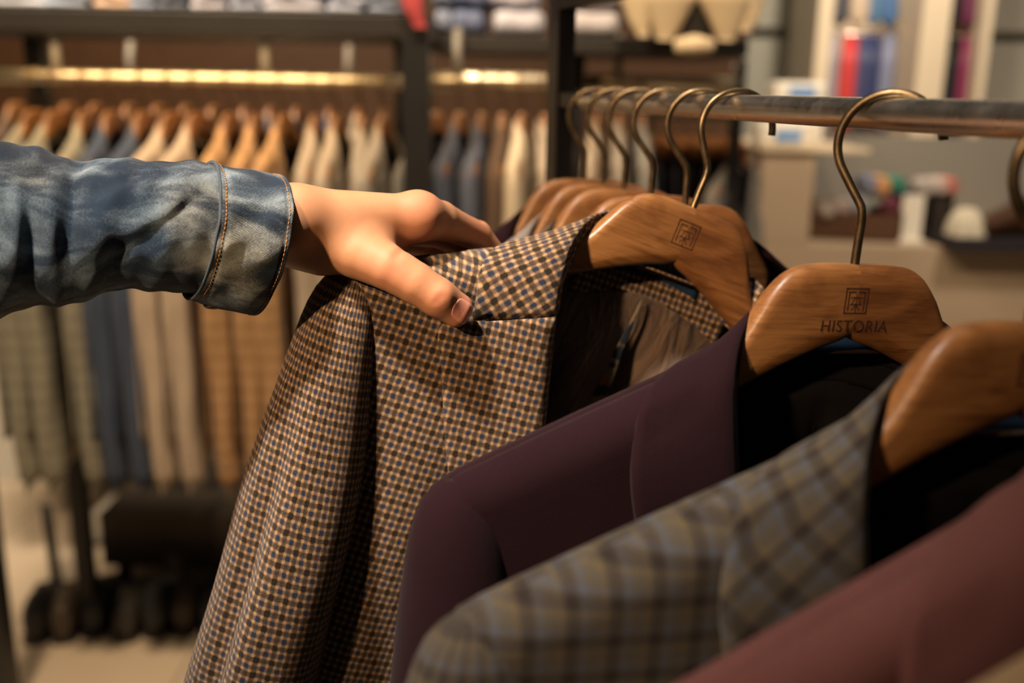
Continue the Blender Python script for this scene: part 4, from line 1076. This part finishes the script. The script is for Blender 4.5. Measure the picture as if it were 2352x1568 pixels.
# counter
YC = 2.75
ct = empty('sales_counter', (BY(1900, 600, YC).x, YC, 0), 'taupe sales counter block behind the plum jacket hanger', 'counter')
X_ = lambda px, Y=YC: BY(px, 400, Y).x-ct.location.x
zc = BY(1800, 348, YC).z
box('counter_body', (X_(1748), 0, 0), (X_(2600), .55, BY(1800, 560, YC).z), M['counter'], ct, .004)
box('raised_block', (X_(1748), 0, BY(1800, 560, YC).z), (X_(1872), .55, zc), M['counter'], ct, .004)
box('counter_top', (X_(1740), -.015, zc), (X_(1990), .57, zc+.012), M['cream'], ct, .002)
box('back_upstand', (X_(1872), .50, BY(1800, 560, YC).z), (X_(2600), .55, BY(2000, 312, YC+.5).z), M['upstand'], ct)
zl = BY(1800, 560, YC).z
# terminal with blue labels
tm = empty('card_terminal', (BY(1805, 330, YC+.06).x, YC+.1, zc+.012), 'white card terminal box with a pale blue label on the counter corner', 'terminal')
w = (BY(1868, 300, YC+.06).x-BY(1738, 300, YC+.06).x)/2; h1 = BY(1800, 285, YC+.06).z-zc
bd = box('terminal_body', (-w, -.06, 0), (w, .06, h1*.95), M['white'], tm, .012)
cc('blue_label', (.16, .30, .58), .4)
box('blue_label', (-w*.45, -.0625, h1*.18), (w*.45, -.0600, h1*.62), M['blue_label'], tm)
tm2 = empty('receipt_printer', (BY(1832, 210, YC+.3).x, YC+.32, zc+.012), 'white receipt printer with a blue screen strip behind the steel rail', 'printer')
w = (BY(1892, 210, YC+.3).x-BY(1772, 210, YC+.3).x)/2; h2 = BY(1830, 188, YC+.3).z-zc-.012
box('printer_body', (-w, -.06, 0), (w, .06, h2), M['white'], tm2, .014)
box('blue_label', (-w*.45, -.0625, h2*.74), (w*.55, -.0600, h2*.93), M['blue_label'], tm2)
# boxes of rolled socks and small things
def crate(px0, px1, py0, py1, Y, d, mat, label, ry=0):
    a = BY(px0, py1, Y); b = BY(px1, py0, Y); h = b.z-zl
    r = empty('display_box', ((a.x+b.x)/2, Y+d/2, zl), label, 'box', 'display boxes on the counter'); r.rotation_euler = (0, 0, math.radians(ry))
    w = (b.x-a.x)/2; t_ = .008
    box('front_panel', (-w, -d/2, 0), (w, -d/2+t_, h), mat, r); box('back_panel', (-w, d/2-t_, 0), (w, d/2, h*1.25), mat, r)
    box('side_panel', (-w, -d/2, 0), (-w+t_, d/2, h*1.1), mat, r); box('side_panel', (w-t_, -d/2, 0), (w, d/2, h*1.1), mat, r)
    box('bottom_panel', (-w, -d/2, 0), (w, d/2, t_), mat, r)
    return r, w, h
cc('boxbrown', (.075, .032, .015)); cc('boxblack', (.02, .014, .010))
r1, w1, h1_ = crate(1866, 2085, 492, 560, YC+.08, .16, M['boxbrown'], 'brown display box filled with rolled socks on the counter', -14)
r2, w2, h2_ = crate(2126, 2192, 455, 560, YC+.12, .12, M['boxblack'], 'narrow black display box with pink and white rolls, right of the brown box', 0)
def roll(loc, r, l, mat, label, name='rolled_socks', ang=90):
    root = empty(name, loc, label, 'socks', 'rolled socks in the display boxes')
    V = []; n = 20; prof = [(-l/2, .5*r), (-l/2+.006, .85*r), (-l/2+.014, r), (0, r*1.03), (l/2-.014, r), (l/2-.006, .85*r), (l/2, .5*r)]
    A = math.radians(ang)
    for (x, q) in prof:
        for j in range(n):
            a = 2*math.pi*j/n; y, z = q*math.cos(a), q*math.sin(a); V.append((x*math.cos(A)-y*math.sin(A), x*math.sin(A)+y*math.cos(A), z))
    F = gridfaces(len(prof), n, True)+[tuple(range(n))[::-1], tuple(range((len(prof)-1)*n, len(prof)*n))]
    mesh('knit_roll', V, F, mat, root)
    # spiral end
    sp = [((l/2+.0005)*math.cos(A)-(.15+.75*k/40)*r*math.cos(k*.4)*math.sin(A), -(l/2+.0005)+0*k if False else -((l/2)+.001), (.15+.75*k/40)*r*math.sin(k*.4)) for k in range(40)]
    sp = [((.12+.74*k/40)*r*math.cos(k*.4), -(l/2)+.004*0-.0005, (.12+.74*k/40)*r*math.sin(k*.4)) for k in range(40)]
    tube('rolled_edge', sp, .0015, mat, root, 6)
    return root
so = [(1892, 478, (.40, .34, .30), 'grey-white rolled socks'), (1930, 476, (.34, .27, .26), 'dusty pink-grey rolled socks'), (1968, 470, (.28, .30, .33), 'pale slate rolled socks'), (1998, 452, (.45, .46, .44), 'off-white rolled socks'),
      (2016, 424, (.62, .33, .13), 'orange and cream rolled socks'), (2052, 424, (.04, .20, .15), 'green rolled socks'), (1990, 422, (.22, .24, .34), 'blue-grey rolled socks'), (2076, 452, (.03, .03, .06), 'dark navy rolled socks'), (2040, 472, (.14, .03, .05), 'burgundy rolled socks')]
for i, (px, py, c, d) in enumerate(so):
    roll(BY(px, py, YC+.13+.02*(i % 2)), .027, .09, cc('sock_'+d, c), d+' in the brown display box')
for i, (px, py, c, d) in enumerate([(2120, 428, (.42, .38, .36), 'white rolled socks'), (2150, 426, (.50, .42, .38), 'cream rolled socks'), (2172, 426, (.48, .16, .13), 'pink-red rolled socks')]):
    roll(BY(px, py, YC+.16), .026, .09, cc('sock2_'+d, c), d+' on top of the narrow black box')
# white stand-up card between the boxes
wc = empty('price_card_holder', (BY(2098, 500, YC+.05).x, YC+.06, zl), 'white upright card holder between the brown and the black box', 'card holder')
hh = BY(2100, 448, YC+.05).z-zl
box('card', (-.030, -.002, .012), (.030, .002, hh), M['white'], wc, .001); box('holder_base', (-.034, -.022, 0), (.034, .022, .012), M['white'], wc, .002)
# dark tray with small accessories and a hat-shaped bag
YT = YC-.02
ty = empty('accessory_tray', (BY(2290, 600, YT).x, YT+.10, zl-.0), 'long dark tray of small accessories on the right end of the counter', 'tray')
hw = (BY(2420, 600, YT).x-BY(2170, 600, YT).x)/2
z_lo = 0.0
box('tray_base', (-hw, -.15, 0), (hw, .12, .012), cc('traydark', (.016, .014, .02)), ty, .003)
for y_ in (-.15, .112): box('tray_rim', (-hw, y_, .012), (hw, y_+.008, .035), M['traydark'], ty)
for x_ in (-hw, hw-.008): box('tray_rim', (x_, -.142, .012), (x_+.008, .112, .035), M['traydark'], ty)
tp = empty('folded_pocket_square', BY(2215, 560, YT+.08), 'cream folded pocket squares piled at the left end of the dark tray', 'pocket square'); tp.location.z = zl+.012
V = []
for i in range(12):
    ph = i/11*math.pi/2
    for j in range(30):
        th = 2*math.pi*j/30; q = 1+.12*math.sin(5*th)+.06*math.sin(9*th+1); V.append((.052*math.cos(ph)**.7*math.cos(th)*q, .05*math.cos(ph)**.7*math.sin(th)*q, .085*math.sin(ph)*(1+.08*math.sin(3*th))))
mesh('folded_cloth', V, gridfaces(12, 30, True), cc('pocketcream', (.55, .50, .40)), tp)
p = BY(2330, 540, YT+.05)
shoe(Vector((p.x, YT+.10, zl+.012)), .2, cc('shoebrown', (.05, .022, .012), .35), 'dark brown leather shoe standing in the tray at the right edge', 'shoes on the counter', M['boxblack'], 1.0)
# ------------------------------------------------ middle rack of trousers behind the near rail
YM = 2.75
pa = BY(1490, 262, YM); pb = BY(1700, 262, YM); pb.z = pa.z
mr = empty('trouser_stand', (pa.x, YM, 0), 'dark free-standing rail of navy trousers behind the near wooden hangers', 'rack')
tube('rail_tube', [Vector((0, 0, pa.z)), Vector((pb.x-pa.x, 0, pa.z))], .011, M['blackmetal'], mr, 14)
for x in (.0, pb.x-pa.x): tube('upright_post', [Vector((x, 0, 0)), Vector((x, 0, pa.z))], .011, M['blackmetal'], mr, 10)
cols = [(.03, .035, .055), (.045, .045, .06), (.025, .028, .05), (.06, .055, .06), (.022, .025, .045), (.035, .035, .05)]
for i, px in enumerate((1506, 1540, 1574, 1608, 1640, 1672)):
    x = BY(px, 262, YM).x
    hg = empty('clip_hanger', (x, YM, pa.z), 'orange-brown wooden clamp hanger on the middle rail, %s from its left end' % ordn[i], 'hanger', 'clamp hangers on the middle rail')
    hk = [(0, .018*math.cos(a)-.0, -.0+.018*math.sin(a)) for a in np.linspace(-.3, math.pi, 16)]+[(0, -.018, -.03), (0, 0, -.055)]
    tube('hook', [(x_, y_, z_-.006) for x_, y_, z_ in hk], .002, M['brass'], hg, 8)
    hgb = mesh('clamp_bar', *(lambda V, F: (V, F))([(sx*(.016+.006*math.cos(a)), y_, -.085+.030*math.sin(a)*(1-(y_/.2)**4)) for sx in (1,) for y_ in np.linspace(-.17, .17, 12) for a in np.linspace(0, 2*math.pi, 14)[:-1]], gridfaces(12, 13, True)), M['wood'], hg)
    hgb2 = mesh('clamp_bar', [(-(.016+.006*math.cos(a)), y_, -.085+.030*math.sin(a)*(1-(y_/.2)**4)) for y_ in np.linspace(-.17, .17, 12) for a in np.linspace(0, 2*math.pi, 14)[:-1]], gridfaces(12, 13, True), M['wood'], hg)
    t_ = empty('hanging_trousers', (x, YM, pa.z-.09), 'navy-grey trousers clamped on the middle rail, %s from its left end' % ordn[i], 'trousers', 'trousers on the middle rail')
    V = []
    for k in range(22):
        z = -.02-1.0*k/21*.98
        for j in range(26):
            a = 2*math.pi*j/26; f = 1+.15*math.sin(3*a+i+k*.2); V.append((.014*f*math.cos(a)*(1+.4*min(1, k/6)), (.15+.01*math.sin(k*.5))*math.sin(a), z))
    g = mesh('trouser_legs', V, gridfaces(22, 26, True), cc('trouser_%d' % i, cols[i]), t_)
# grey coat hanging at the end of that rail
xg = BY(1712, 300, YM-.1).x
far_jacket(1716, YM-.12, pa.z+.0, 'grey', -32, 'long grey coat hanging at the right end of the middle rail beside the counter', 'coats on the middle rail', 'wooden hanger at the right end of the middle rail')
